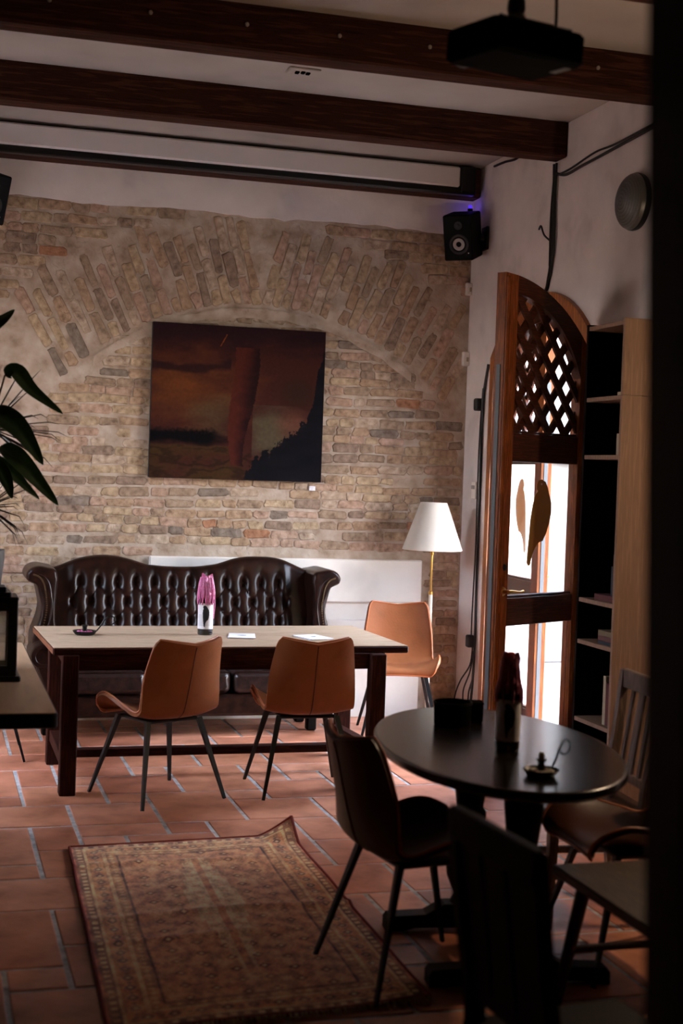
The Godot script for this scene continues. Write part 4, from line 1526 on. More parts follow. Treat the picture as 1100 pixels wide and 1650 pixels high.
# ------------------------------------------------------------------ bookcase
func bookcase() -> void:
	var x0 := 3.30
	var x1 := 3.595
	var z0 := -6.84
	var z1 := -6.41
	var t := thing("bookcase", "tall open walnut bookcase standing beside the arched door", "bookcase", Vector3((x0 + x1) * 0.5, 0, (z0 + z1) * 0.5))
	var hx := (x1 - x0) * 0.5
	var hz := (z1 - z0) * 0.5
	var b := Buf.new()
	for s in [[0.0, 2.128], [2.131, 2.515]]:
		box(b, Vector3(0, (s[0] + s[1]) * 0.5, hz - 0.011), Vector3(hx * 2, s[1] - s[0], 0.022), 0.0015)
	part("side_panel", b, M.walnut, t)
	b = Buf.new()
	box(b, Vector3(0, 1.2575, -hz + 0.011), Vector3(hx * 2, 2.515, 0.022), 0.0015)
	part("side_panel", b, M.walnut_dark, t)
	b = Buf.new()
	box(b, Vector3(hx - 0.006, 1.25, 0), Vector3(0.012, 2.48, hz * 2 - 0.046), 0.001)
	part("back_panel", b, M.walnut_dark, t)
	var ys := [0.06, 0.45, 0.86, 1.08, 1.83, 2.13, 2.504]
	for y in ys:
		b = Buf.new()
		box(b, Vector3(-0.004, y - 0.011, 0), Vector3(hx * 2 - 0.012, 0.022, hz * 2 - 0.046), 0.0015)
		part("shelf", b, M.walnut, t)
	var at := func(x: float, y: float, z: float) -> Vector3: return Vector3(t.position.x + x, y, t.position.z + z)
	# books: upright on the shelves, flat on the lower ones
	var rows := [
		[1.83, 0.150, "upright books on the second shelf from the top", [[0.025, 0.20, 1], [0.030, 0.205, 2], [0.028, 0.11, 4]], "second shelf from the top"],
		[1.115, 0.160, "upright books above the middle shelf", [[0.012, 0.235, 3], [0.022, 0.20, 1], [0.030, 0.21, 3], [0.018, 0.15, 2]], "middle shelf"],
		[0.45, 0.160, "upright books on the low shelf", [[0.03, 0.24, 4], [0.025, 0.20, 1], [0.035, 0.22, 0], [0.03, 0.25, 4]], "lowest visible shelf"]]
	var names := ["red", "sand-coloured", "slate blue", "maroon", "cream"]
	var place := ["nearest the side panel", "second from the side panel", "third from the side panel", "fourth from the side panel"]
	for r in rows:
		var z := hz - 0.022
		var k := 0
		for q in r[3]:
			var w: float = q[0]
			z -= w + 0.0015
			book("%s upright book on the %s, %s" % [names[q[2]], r[4], place[k]], at.call(-0.035, r[0] + q[1] * 0.5, z + w * 0.5), Vector3(0.16, q[1], w), q[2], r[2])
			k += 1
	book("thick dark red book lying flat on the middle bookcase shelf", at.call(-0.02, 1.080 + 0.0170, 0.075), Vector3(0.22, 0.034, 0.24), 0, "")
	book("sand-coloured book lying flat on the third shelf up, topmost", at.call(-0.03, 0.86 + 0.058, 0.105), Vector3(0.20, 0.028, 0.18), 1, "books lying on the third shelf up")
	book("maroon book lying flat under the sand-coloured one, third shelf up", at.call(-0.02, 0.86 + 0.0305, 0.10), Vector3(0.21, 0.026, 0.19), 3, "books lying on the third shelf up")
	book("thin slate book lying lowest in the pile, third shelf up", at.call(-0.02, 0.86 + 0.0085, 0.10), Vector3(0.21, 0.017, 0.19), 2, "books lying on the third shelf up")
	book("small pale book lying alone on the top bookcase shelf", at.call(-0.075, 2.13 + 0.010, 0.150), Vector3(0.10, 0.020, 0.07), 4, "")

func book(label: String, at: Vector3, size: Vector3, k: int, group: String) -> void:
	var t := thing("book", label, "book", at, 0.0, group)
	var upright := size.y > size.z
	var b := Buf.new()
	var c := Vector3(0.003, 0.0015, 0.0) if upright else Vector3(0.003, 0.0, 0.0015)
	if upright:
		for s in [-1.0, 1.0]:
			box(b, Vector3(0, 0, s * (size.z * 0.5 - 0.001)), Vector3(size.x, size.y, 0.002), 0.0005)
		box(b, Vector3(-size.x * 0.5 + 0.001, 0, 0), Vector3(0.002, size.y, size.z), 0.0008)
	else:
		for s in [-1.0, 1.0]:
			box(b, Vector3(0, s * (size.y * 0.5 - 0.001), 0), Vector3(size.x, 0.002, size.z), 0.0005)
		box(b, Vector3(-size.x * 0.5 + 0.001, 0, 0), Vector3(0.002, size.y, size.z), 0.0008)
	part("cover", b, M["book_%d" % k], t)
	b = Buf.new()
	box(b, c, size - Vector3(0.008, 0.008 if upright else 0.004, 0.004 if upright else 0.008), 0.0)
	part("pages", b, M.paper, t)

# ------------------------------------------------------------------ floor lamp
func floor_lamp() -> void:
	var t := thing("floor_lamp", "slim brass floor lamp with cream cone shade in the brick corner", "lamp", Vector3(3.28, 0, -9.05))
	var b := Buf.new()
	lathe(b, [Vector2(0.0, 0.0), Vector2(0.14, 0.0), Vector2(0.14, 0.012), Vector2(0.05, 0.022), Vector2(0.018, 0.035), Vector2(0.0, 0.036)], 28)
	part("base", b, M.brass, t)
	b = Buf.new()
	tube(b, PackedVector3Array([Vector3(0, 0.03, 0), Vector3(0, 0.89, 0)]), [0.0135], 12)
	part("lower_pole", b, M.cream_enamel, t)
	b = Buf.new()
	lathe(b, [Vector2(0.0, 0.885), Vector2(0.016, 0.885), Vector2(0.016, 0.905), Vector2(0.007, 0.91), Vector2(0.007, 1.155), Vector2(0.013, 1.16), Vector2(0.013, 1.20), Vector2(0.006, 1.205), Vector2(0.006, 1.30), Vector2(0.0, 1.30)], 14)
	part("upper_pole", b, M.brass, t)
	b = Buf.new()
	lathe(b, [Vector2(0.203, 1.188), Vector2(0.205, 1.192), Vector2(0.092, 1.508), Vector2(0.089, 1.511), Vector2(0.087, 1.508), Vector2(0.200, 1.190), Vector2(0.203, 1.188)], 48, Transform3D(), 30.0)
	part("lamp_shade", b, M.shade, t)
	b = Buf.new()
	for k in 3:
		var a := TAU * k / 3.0
		tube(b, PackedVector3Array([Vector3(0, 1.30, 0), Vector3(cos(a) * 0.093, 1.49, sin(a) * 0.093)]), [0.002], 5)
	part("shade_carrier", b, M.brass, t)
	b = Buf.new()
	lathe(b, [Vector2(0.0, 1.28), Vector2(0.014, 1.28), Vector2(0.016, 1.31), Vector2(0.030, 1.36), Vector2(0.026, 1.40), Vector2(0.0, 1.415)], 14)
	part("bulb", b, M.white_plastic, t)

# ------------------------------------------------------------------ painting
func painting_image() -> Image:
	var w := 300
	var h := 262
	var im := Image.create(w, h, false, Image.FORMAT_RGB8)
	var nz := FastNoiseLite.new()
	nz.seed = 31
	nz.frequency = 0.018
	nz.fractal_octaves = 4
	var hi := FastNoiseLite.new()
	hi.seed = 32
	hi.frequency = 0.12
	hi.fractal_octaves = 3
	for j in h:
		for i in w:
			var u := float(i) / w
			var v := float(j) / h
			var n := nz.get_noise_2d(i * 0.6, j * 1.6)
			var e := hi.get_noise_2d(i, j)
			var c := Color(0.26, 0.12, 0.10)
			# sunset glow, left of the middle
			c = c.lerp(Color(0.42, 0.21, 0.11), clampf(1.0 - Vector2((u - 0.22) / 0.45, (v - 0.42) / 0.30).length() + n * 0.5, 0.0, 1.0))
			c = c.lerp(Color(0.34, 0.25, 0.17), clampf(0.9 - Vector2((u - 0.36) / 0.22, (v - 0.58) / 0.20).length() + n * 0.4, 0.0, 0.8))
			# plum sky at the top
			c = c.lerp(Color(0.17, 0.085, 0.10), smoothstep(0.22, 0.02, v + n * 0.10) * 0.9)
			c = c.lerp(Color(0.16, 0.08, 0.09), smoothstep(0.03, 0.0, absf(v - 0.27 - 0.02 * sin(u * 9.0)) - 0.012 + n * 0.03) * (0.8 if u < 0.45 else 0.0))
			# dark water band at the left, brown below
			var band := smoothstep(0.66, 0.71, v + e * 0.02) * smoothstep(0.80, 0.75, v + n * 0.04) * smoothstep(0.48, 0.34, u + n * 0.08)
			if v > 0.78:
				c = c.lerp(Color(0.27, 0.17, 0.095), clampf(0.6 + n * 0.8, 0.0, 1.0) * smoothstep(0.60, 0.40, u - (v - 0.8) * 0.4))
				c = c.lerp(Color(0.13, 0.08, 0.06), clampf(sin(v * 60.0 + n * 8.0) * 0.5, 0.0, 0.5))
			c = c.lerp(Color(0.055, 0.04, 0.045), clampf(band, 0.0, 1.0))
			# right side: brown cloud, pale rock
			c = c.lerp(Color(0.20, 0.12, 0.09), clampf(0.95 - Vector2((u - 0.84) / 0.14, (v - 0.42) / 0.14).length() + e * 0.3, 0.0, 0.85))
			if u > 0.58 and v > 0.50:
				c = c.lerp(Color(0.36, 0.30, 0.22), clampf(1.2 - Vector2((u - 0.68) / 0.16, (v - 0.68) / 0.24).length() * 1.1 + n * 0.4, 0.0, 0.85))
				c = c.lerp(Color(0.43, 0.25, 0.19), clampf(1.1 - Vector2((u - 0.83) / 0.13, (v - 0.62) / 0.12).length() + n * 0.3, 0.0, 0.8))
			# the red-brown upright of rock or smoke
			var mid := 0.525 + 0.02 * sin(v * 7.0) - 0.03 * smoothstep(0.5, 0.95, v)
			var wide := 0.070 - 0.035 * smoothstep(0.45, 0.92, v) + 0.006 * e
			if absf(u - mid) < wide and v > 0.13 and v < 0.91 + e * 0.02:
				var k := (u - mid) / wide
				c = Color(0.32, 0.13, 0.10).lerp(Color(0.16, 0.075, 0.075), clampf(k * 0.7 + 0.3 + n * 0.5, 0.0, 1.0))
			# dark ragged cliff in the lower right corner
			var line := spline([[0.50, 1.05], [0.53, 1.0], [0.60, 0.865], [0.70, 0.79], [0.80, 0.705], [0.90, 0.60], [0.935, 0.50], [0.95, 0.36], [0.975, 0.22], [1.0, 0.12]], u) + 0.04 * e + 0.05 * nz.get_noise_2d(i * 5.0, 7)
			if v > line:
				c = Color(0.075, 0.062, 0.075).lerp(Color(0.11, 0.085, 0.10), clampf(n + 0.4, 0.0, 1.0))
			# a few sparks of orange
			if absf((u - 0.385) - (0.13 - v) * 0.45) < 0.003 + 0.002 * e and v > 0.05 and v < 0.13:
				c = Color(0.55, 0.26, 0.08)
			var f := 0.96 + 0.07 * e
			im.set_pixel(i, j, Color(clampf(c.r * f, 0, 1), clampf(c.g * f, 0, 1), clampf(c.b * f, 0, 1)))
	return im

func painting() -> void:
	var t := thing("painting", "dark abstract landscape canvas in rust and black on the brick wall", "painting", Vector3(1.971, 2.133, -9.388))
	var b := Buf.new()
	box(b, Vector3(0, 0, 0.020), Vector3(1.184, 1.028, 0.038), 0.003)
	part("canvas", b, M.ink, t)
	T["painting"] = ImageTexture.create_from_image(painting_image())
	mat("painting", Color(0.90, 0.98, 1.0), 0.75, {"spec": 0.15, "tex": "painting", "uv": true})
	b = Buf.new()
	picture(b, 1.180, 1.024, 0.0012, Transform3D(Basis(), Vector3(0, 0, 0.0388)))
	part("painted_face", b, M.painting, t)
	t = thing("name_card", "tiny white name card below the painting's right corner", "card", Vector3(2.512, 1.577, -9.392))
	b = Buf.new()
	box(b, Vector3(0, 0, 0), Vector3(0.044, 0.030, 0.012), 0.001)
	part("card", b, M.paper, t)
	b = Buf.new()
	for k in 3:
		box(b, Vector3(-0.004, 0.007 - k * 0.007, 0.0062), Vector3(0.026 - 0.004 * k, 0.0014, 0.0006), 0.0)
	part("print_line", b, M.grey_cone, t)

# ------------------------------------------------------------------ speakers, cables, wall boxes
func speaker(label: String, at: Vector3, yaw: float, wall_to: Vector3) -> void:
	var t := thing("wall_speaker", label, "speaker", at, 0.0, "")
	var bs := Basis(Vector3.UP, deg_to_rad(yaw)) * Basis(Vector3.RIGHT, deg_to_rad(17))
	var b := Buf.new()
	box(b, Vector3(0, 0, -0.01), Vector3(0.20, 0.305, 0.235), 0.008, bs)
	var cab := part("cabinet", b, M.black_plastic, t)
	var fx := Transform3D(bs * Basis(Vector3.RIGHT, PI / 2), bs * Vector3(0, -0.045, 0.108))
	b = Buf.new()
	lathe(b, [Vector2(0.0, -0.002), Vector2(0.068, -0.002), Vector2(0.068, 0.004), Vector2(0.062, 0.006), Vector2(0.056, 0.003), Vector2(0.040, -0.001), Vector2(0.0, -0.001)], 28, fx)
	var wf := part("woofer", b, M.rubber, t)
	b = Buf.new()
	lathe(b, [Vector2(0.018, 0.0), Vector2(0.040, 0.002), Vector2(0.041, 0.005), Vector2(0.030, 0.007), Vector2(0.018, 0.003), Vector2(0.018, 0.0)], 24, fx)
	part("cone_ring", b, M.grey_cone, wf)
	b = Buf.new()
	lathe(b, [Vector2(0.0, 0.0), Vector2(0.028, 0.0), Vector2(0.028, 0.004), Vector2(0.012, 0.003), Vector2(0.010, 0.007), Vector2(0.0, 0.009)], 20, Transform3D(bs * Basis(Vector3.RIGHT, PI / 2), bs * Vector3(0, 0.080, 0.108)))
	part("tweeter", b, M.rubber, t)
	b = Buf.new()
	box(b, bs * Vector3(0, -0.136, 0.108), Vector3(0.15, 0.012, 0.003), 0.001, bs)
	part("port_slot", b, M.soft_black, cab)
	b = Buf.new()
	lathe(b, [Vector2(0.0, 0.0), Vector2(0.004, 0.0), Vector2(0.003, 0.003), Vector2(0.0, 0.003)], 8, Transform3D(bs * Basis(Vector3.RIGHT, PI / 2), bs * Vector3(0.065, -0.105, 0.108)))
	part("indicator", b, M.paper, t)
	var w := wall_to - at
	var n := Vector3(signf(w.x), 0, 0)
	b = Buf.new()
	tube(b, PackedVector3Array([bs * Vector3(0, 0, -0.09), w * 0.85 + Vector3(0, 0.0, 0), w - n * 0.01]), [0.018, 0.020], 8)
	box(b, w - n * 0.012, Vector3(0.022, 0.16, 0.10), 0.006)
	part("wall_bracket", b, M.black_metal, t)

func cable(called: String, pts: Array, r: float, parent: Node) -> void:
	var b := Buf.new()
	tube(b, curve_pts(pts, 6), [r], 6)
	part(called, b, M.cable, parent)

func electrics() -> void:
	speaker("black wall speaker in the corner above the brick arch, right of the painting", Vector3(3.44, 3.335, -9.10), -38.0, Vector3(XW, 3.33, -9.12))
	speaker("black wall speaker at the far left, only its edge in view", Vector3(0.275, 3.34, -9.14), 30.0, Vector3(0.18, 3.33, -9.30))
	# violet lamp hidden behind the corner speaker
	var t := thing("violet_lamp", "small violet lamp glowing on the wall above the corner speaker", "lamp", Vector3(3.56, 3.565, -9.30))
	var b := Buf.new()
	lathe(b, [Vector2(0.0, -0.03), Vector2(0.018, -0.03), Vector2(0.018, -0.005), Vector2(0.0, -0.005)], 14)
	part("lamp_holder", b, M.black_plastic, t)
	b = Buf.new()
	lathe(b, [Vector2(0.0, -0.006), Vector2(0.013, -0.004), Vector2(0.016, 0.008), Vector2(0.010, 0.020), Vector2(0.0, 0.024)], 14)
	var em := StandardMaterial3D.new()
	em.albedo_color = Color(0.4, 0.3, 0.9)
	em.emission_enabled = true
	em.emission = Color(0.36, 0.22, 1.0)
	em.emission_energy_multiplier = 0.8
	part("bulb", b, em, t)
	var l := OmniLight3D.new()
	l.name = "violet_glow"
	l.light_color = Color(0.40, 0.26, 1.0)
	l.light_energy = 0.0016
	l.omni_range = 8.0
	l.omni_attenuation = 2.0
	l.light_size = 0.012
	l.shadow_enabled = true
	l.position = Vector3(0, 0.008, 0)
	t.add_child(l)
	# little boxes on the corner
	var boxes := [
		["alarm_box", "small white sensor box in the corner below the speaker", Vector3(3.598, 3.012, -9.372), Vector3(0.044, 0.088, 0.036)],
		["thermostat", "small white switch box in the corner level with the painting's top", Vector3(3.594, 2.522, -9.372), Vector3(0.050, 0.100, 0.036)]]
	for q in boxes:
		t = thing(q[0], q[1], "wall box", q[2])
		b = Buf.new()
		box(b, Vector3.ZERO, q[3], 0.006)
		part("body", b, M.white_plastic, t)
		b = Buf.new()
		box(b, Vector3(0.008, -0.004, q[3].z * 0.5), Vector3(0.016, 0.03, 0.004), 0.001)
		part("cover", b, M.book_4, t)
	t = thing("light_switch", "small pale wall switch beside the cable run", "switch", Vector3(XW - 0.006, 1.60, -9.17))
	b = Buf.new()
	box(b, Vector3.ZERO, Vector3(0.012, 0.12, 0.075), 0.003)
	part("plate", b, M.plaster_white, t)
	b = Buf.new()
	box(b, Vector3(-0.008, 0.022, 0), Vector3(0.008, 0.026, 0.05), 0.002)
	part("rocker", b, M.grey_cone, t)
	# cables on the right wall
	var X := XW - 0.012
	t = thing("cable_run", "bundle of black cables from the ceiling beam down to the door arch", "cable")
	cable("cable", [Vector3(X, 3.62, -8.02), Vector3(X, 3.37, -8.005), Vector3(X, 3.10, -8.0), Vector3(X, 2.90, -8.05), Vector3(X + 0.002, 2.86, -8.08)], 0.011, t)
	cable("cable", [Vector3(X - 0.004, 3.62, -7.98), Vector3(X - 0.004, 3.42, -7.985), Vector3(X - 0.006, 3.12, -7.975), Vector3(X - 0.004, 2.92, -8.03)], 0.008, t)
	cable("cable", [Vector3(X - 0.008, 3.55, -8.0), Vector3(X - 0.010, 3.30, -8.02), Vector3(X - 0.006, 3.00, -8.02)], 0.007, t)
	cable("loose_end", [Vector3(X - 0.010, 3.16, -8.03), Vector3(X - 0.02, 3.20, -8.09), Vector3(X - 0.025, 3.26, -8.13), Vector3(X - 0.02, 3.245, -8.17)], 0.006, t)
	t = thing("ceiling_cable", "black cables looping along the upper wall to the right edge", "cable")
	cable("cable", [Vector3(X, 3.56, -7.99), Vector3(X, 3.525, -7.85), Vector3(X, 3.535, -7.62), Vector3(X, 3.55, -7.25), Vector3(X, 3.57, -6.80), Vector3(X, 3.60, -6.2)], 0.009, t)
	cable("cable", [Vector3(X - 0.008, 3.54, -7.95), Vector3(X - 0.010, 3.545, -7.75), Vector3(X - 0.008, 3.575, -7.45), Vector3(X - 0.006, 3.57, -7.20), Vector3(X - 0.004, 3.585, -6.80), Vector3(X - 0.004, 3.61, -6.2)], 0.006, t)
	cable("cable", [Vector3(X, 3.80, -8.45), Vector3(X - 0.01, 3.77, -8.60), Vector3(X - 0.004, 3.79, -8.80), Vector3(X, 3.80, -9.0)], 0.008, t)
	t = thing("power_cables", "black power cables with two plug blocks hanging beside the open door", "cable")
	cable("cable", [Vector3(X, 2.46, -8.975), Vector3(X - 0.004, 2.25, -9.03), Vector3(X - 0.002, 1.98, -9.045), Vector3(X, 1.56, -9.045), Vector3(X - 0.004, 0.97, -9.035), Vector3(X - 0.006, 0.58, -9.02), Vector3(X - 0.02, 0.30, -9.0), Vector3(X - 0.03, 0.02, -9.02)], 0.009, t)
	cable("cable", [Vector3(X - 0.010, 2.30, -9.03), Vector3(X - 0.012, 1.9, -9.06), Vector3(X - 0.010, 1.2, -9.06), Vector3(X - 0.012, 0.75, -9.075), Vector3(X - 0.014, 0.57, -9.07)], 0.005, t)
	cable("cable", [Vector3(X - 0.010, 0.53, -9.05), Vector3(X - 0.02, 0.40, -9.06), Vector3(X - 0.05, 0.28, -9.15), Vector3(X - 0.06, 0.16, -9.22), Vector3(X - 0.06, 0.01, -9.24)], 0.005, t)
	cable("cable", [Vector3(X - 0.010, 0.50, -9.03), Vector3(X - 0.025, 0.36, -9.04), Vector3(X - 0.05, 0.22, -9.09), Vector3(X - 0.05, 0.10, -9.08), Vector3(X - 0.05, 0.012, -9.10)], 0.005, t)
	cable("cable", [Vector3(X - 0.014, 0.50, -9.01), Vector3(X - 0.02, 0.34, -8.99), Vector3(X - 0.035, 0.20, -9.03), Vector3(X - 0.04, 0.012, -9.0)], 0.006, t)
	for q in [[2.19, -9.075], [0.565, -9.065]]:
		b = Buf.new()
		box(b, Vector3(X - 0.024, q[0], q[1]), Vector3(0.05, 0.085, 0.055), 0.008)
		part("plug_block", b, M.rubber, t)
	# unseen sconce added to warm the bookcase side and chair backs
	t = thing("added_sconce", "added unseen brass sconce lighting the bookcase side and chair backs", "lamp", Vector3(XW, 1.90, -4.75))
	b = Buf.new()
	lathe(b, [Vector2(0.0, 0.0), Vector2(0.05, 0.0), Vector2(0.05, 0.01), Vector2(0.02, 0.02), Vector2(0.0, 0.02)], 20, Transform3D(Basis(Vector3(0, 0, 1), PI / 2), Vector3.ZERO))
	tube(b, curve_pts([Vector3(-0.01, 0, 0), Vector3(-0.07, -0.03, 0), Vector3(-0.13, 0.0, 0), Vector3(-0.13, 0.05, 0)], 5), [0.008], 8)
	part("arm", b, M.brass, t)
	b = Buf.new()
	lathe(b, [Vector2(0.0, 0.05), Vector2(0.016, 0.05), Vector2(0.018, 0.07), Vector2(0.038, 0.105), Vector2(0.034, 0.135), Vector2(0.015, 0.152), Vector2(0.0, 0.154)], 18, Transform3D(Basis(), Vector3(-0.13, 0, 0)))
	var wm := StandardMaterial3D.new()
	wm.albedo_color = Color(0.9, 0.8, 0.65)
	wm.emission_enabled = true
	wm.emission = Color(1.0, 0.78, 0.52)
	wm.emission_energy_multiplier = 6.0
	part("bulb", b, wm, t)
	l = OmniLight3D.new()
	l.name = "added_sconce_light"
	l.light_color = Color(1.0, 0.87, 0.72)
	l.light_energy = 1.1
	l.omni_range = 14.0
	l.omni_attenuation = 2.0
	l.light_size = 0.035
	l.shadow_enabled = true
	l.position = Vector3(-0.13, 0.10, 0)
	t.add_child(l)
	# round wall lamp of ribbed glass
	t = thing("round_wall_lamp", "round dark ribbed glass wall lamp high on the right wall", "lamp", Vector3(XW, 3.205, -6.94))
	b = Buf.new()
	var side := Basis(Vector3(0, 0, 1), PI / 2)    # lathe axis towards the room
	lathe(b, [Vector2(0.0, 0.0), Vector2(0.150, 0.0), Vector2(0.154, 0.012), Vector2(0.154, 0.030), Vector2(0.0, 0.030)], 40, Transform3D(side, Vector3.ZERO))
	part("rim", b, M.black_metal, t)
	b = Buf.new()
	var prof := [Vector2(0.0, 0.028)]
	for k in 24:
		var a := (1.0 - k / 23.0) * PI * 0.5
		prof.append(Vector2(0.150 * sin(a) + 0.001, 0.030 + 0.075 * cos(a) + (0.0022 if k % 2 == 0 else 0.0)))
	prof.append(Vector2(0.0, 0.106))
	lathe(b, prof, 44, Transform3D(side, Vector3.ZERO), 25.0)
	part("ribbed_dome", b, M.ribbed_glass, t)

# ------------------------------------------------------------------ things on the tables
func label_image(red: bool) -> Image:
	var w := 160
	var h := 120
	var im := Image.create(w, h, false, Image.FORMAT_RGB8)
	im.fill(Color(0.90, 0.88, 0.88))
	var pts := bird_outline(1.0, Vector2.ZERO)
	for j in h:
		for i in w:
			var p := Vector2((i - 80.0) / 170.0, (58.0 - j) / 205.0)
			p = p.rotated(-0.22)
			if Geometry2D.is_point_in_polygon(p, pts):
				im.set_pixel(i, j, Color(0.05, 0.045, 0.06))
			elif j > 52 and j < 108 and j % 6 < 2 and absf(i - 80.0) < 38 and (i * 7 + j * 13) % 5 != 0:
				im.set_pixel(i, j, Color(0.62, 0.60, 0.62))
	return im

func wax_bottle(called: String, label: String, at: Vector3, yaw: float, wax: Material, fat: float, tip: Material) -> void:
	var t := thing(called, label, "bottle", at, yaw)
	t.scale = Vector3(1.13, 1.0, 1.13)
	var b := Buf.new()
	lathe(b, [Vector2(0.0, 0.004), Vector2(0.034, 0.0), Vector2(0.0375, 0.006), Vector2(0.0375, 0.185), Vector2(0.034, 0.205), Vector2(0.022, 0.228), Vector2(0.0155, 0.245), Vector2(0.0145, 0.295), Vector2(0.017, 0.298), Vector2(0.017, 0.31), Vector2(0.0, 0.31)], 28, Transform3D(), 50.0)
	part("glass_bottle", b, M.bottle_green, t)
	# paper label round the front
	var rows := []
	for k in 2:
		var ring := PackedVector3Array()
		for i in 25:
			var a := lerpf(-2.3, 2.3, i / 24.0)
			ring.append(Vector3(sin(a) * 0.0381, 0.180 - 0.145 * k, cos(a) * 0.0381))
		rows.append(ring)
	var g := quad_rows(rows, false, false)
	var p: PackedVector3Array = g[0]
	var uv: PackedVector2Array = g[1]
	var n := p.size()
	for i in range(0, n, 3):      # inner side, so that the sheet is closed
		for k in [0, 2, 1]:
			p.append(p[i + k] * Vector3(0.992, 1, 0.992))
			uv.append(uv[i + k])
	b = Buf.new()
	b.put(p, uv, 40.0)
	part("paper_label", b, M.label, t)
	# wax: a lumpy cap and runs down the shoulder
	b = Buf.new()
	var r2 := RandomNumberGenerator.new()
	r2.seed = int(at.x * 1000.0)
	var cap := []
	for q in [[0.018, 0.205], [lerpf(0.024, 0.036, fat), 0.214], [lerpf(0.025, 0.040, fat), 0.235], [lerpf(0.024, 0.037, fat), 0.262], [lerpf(0.022, 0.033, fat), 0.290], [lerpf(0.023, 0.031, fat), 0.312], [lerpf(0.019, 0.026, fat), 0.330], [0.008, 0.316]]:
		var ring := PackedVector3Array()
		for i in 20:
			var a := TAU * i / 20.0
			var rr: float = q[0] * (1.0 + 0.20 * sin(a * 5.0 + q[1] * 60.0) + r2.randf_range(-0.08, 0.08))
			ring.append(Vector3(cos(a) * rr, q[1] + r2.randf_range(-0.004, 0.004) + (0.010 * sin(a * 2.0) + 0.006 * sin(a * 5.0) if q[1] > 0.31 else 0.0), sin(a) * rr))
		cap.append(ring)
	g = quad_rows(cap, true, true)
	b.put(g[0], g[1], 60.0)
	part("wax_cap", b, wax, t)
	b = Buf.new()
	for k in 26:
		var a := TAU * k / 26.0 + r2.randf_range(-0.1, 0.1)
		var end := r2.randf_range(0.14, 0.215) if k % 3 else r2.randf_range(0.06, 0.15)
		if cos(a - PI / 2) > 0.2 and end < 0.13:
			end = 0.165
		var pts := []
		for q in [[lerpf(0.020, 0.028, fat), 0.322], [lerpf(0.023, 0.034, fat), 0.285], [lerpf(0.026, 0.039, fat), 0.25], [lerpf(0.034, 0.041, fat), 0.225], [0.0405, 0.20], [0.041, 0.17], [0.040, 0.13], [0.040, 0.09]]:
			if q[1] < end:
				break
			var aa := a + r2.randf_range(-0.05, 0.05)
			pts.append(Vector3(cos(aa) * q[0], q[1], sin(aa) * q[0]) * Vector3(1, 1, 1))
		if pts.size() > 2:
			var w := r2.randf_range(0.0035, 0.0065)
			tube(b, curve_pts(pts, 3), [w * 0.8, w, w * 0.8, w * 1.15, w * 0.5], 6)
	part("wax_runs", b, wax, t).set_meta("kind", "stuff")
	if tip:
		b = Buf.new()
		lathe(b, [Vector2(0.0, 0.316), Vector2(0.016, 0.318), Vector2(0.0165, 0.338), Vector2(0.012, 0.341), Vector2(0.0, 0.337)], 14)
		part("candle_stub", b, tip, t)

func candle_holder(label: String, at: Vector3, yaw: float, wax: Material, stub: bool, k: float) -> void:
	var t := thing("candle_holder", label, "candle holder", at, yaw)
	var b := Buf.new()
	lathe(b, [Vector2(0.0, 0.0), Vector2(0.048 * k, 0.0), Vector2(0.052 * k, 0.003), Vector2(0.066 * k, 0.020), Vector2(0.067 * k, 0.023), Vector2(0.063 * k, 0.022), Vector2(0.048 * k, 0.007), Vector2(0.0, 0.006)], 28)
	part("dish", b, M.black_metal, t)
	b = Buf.new()
	lathe(b, [Vector2(0.0, 0.006), Vector2(0.015 * k, 0.008), Vector2(0.0125 * k, 0.030), Vector2(0.0135 * k, 0.046), Vector2(0.021 * k, 0.050), Vector2(0.021 * k, 0.053), Vector2(0.011 * k, 0.051), Vector2(0.0, 0.044)], 18)
	part("socket", b, M.black_metal, t)
	b = Buf.new()
	tube(b, curve_pts([Vector3(0.060 * k, 0.018, 0), Vector3(0.082 * k, 0.046, 0), Vector3(0.104 * k, 0.082, 0), Vector3(0.132 * k, 0.104, 0), Vector3(0.158 * k, 0.096, 0), Vector3(0.163 * k, 0.074, 0), Vector3(0.142 * k, 0.058, 0), Vector3(0.116 * k, 0.060, 0), Vector3(0.108 * k, 0.070, 0)], 5), [0.0042, 0.0036, 0.003, 0.0035], 7)
	part("ring_handle", b, M.black_metal, t)
	b = Buf.new()
	var r2 := RandomNumberGenerator.new()
	r2.seed = 77
	for i in 14:
		var a := TAU * i / 14.0 + r2.randf_range(-0.2, 0.2)
		var rr := r2.randf_range(0.024, 0.046) * k
		var s := r2.randf_range(0.009, 0.014) * k
		lathe(b, [Vector2(0.0, -s * 0.4), Vector2(s, -s * 0.2), Vector2(s * 0.9, s * 0.4), Vector2(s * 0.4, s * 0.8), Vector2(0.0, s * 0.85)], 8, Transform3D(Basis.from_euler(Vector3(r2.randf() - 0.5, r2.randf() * 6.0, r2.randf() - 0.5)), Vector3(cos(a) * rr, 0.013, sin(a) * rr)), 60.0)
	part("wax_lumps", b, wax, t).set_meta("kind", "stuff")
	if stub:
		b = Buf.new()
		lathe(b, [Vector2(0.0, 0.046), Vector2(0.012 * k, 0.048), Vector2(0.013 * k, 0.066), Vector2(0.008 * k, 0.076), Vector2(0.0, 0.074)], 12)
		part("candle_stub", b, wax, t)

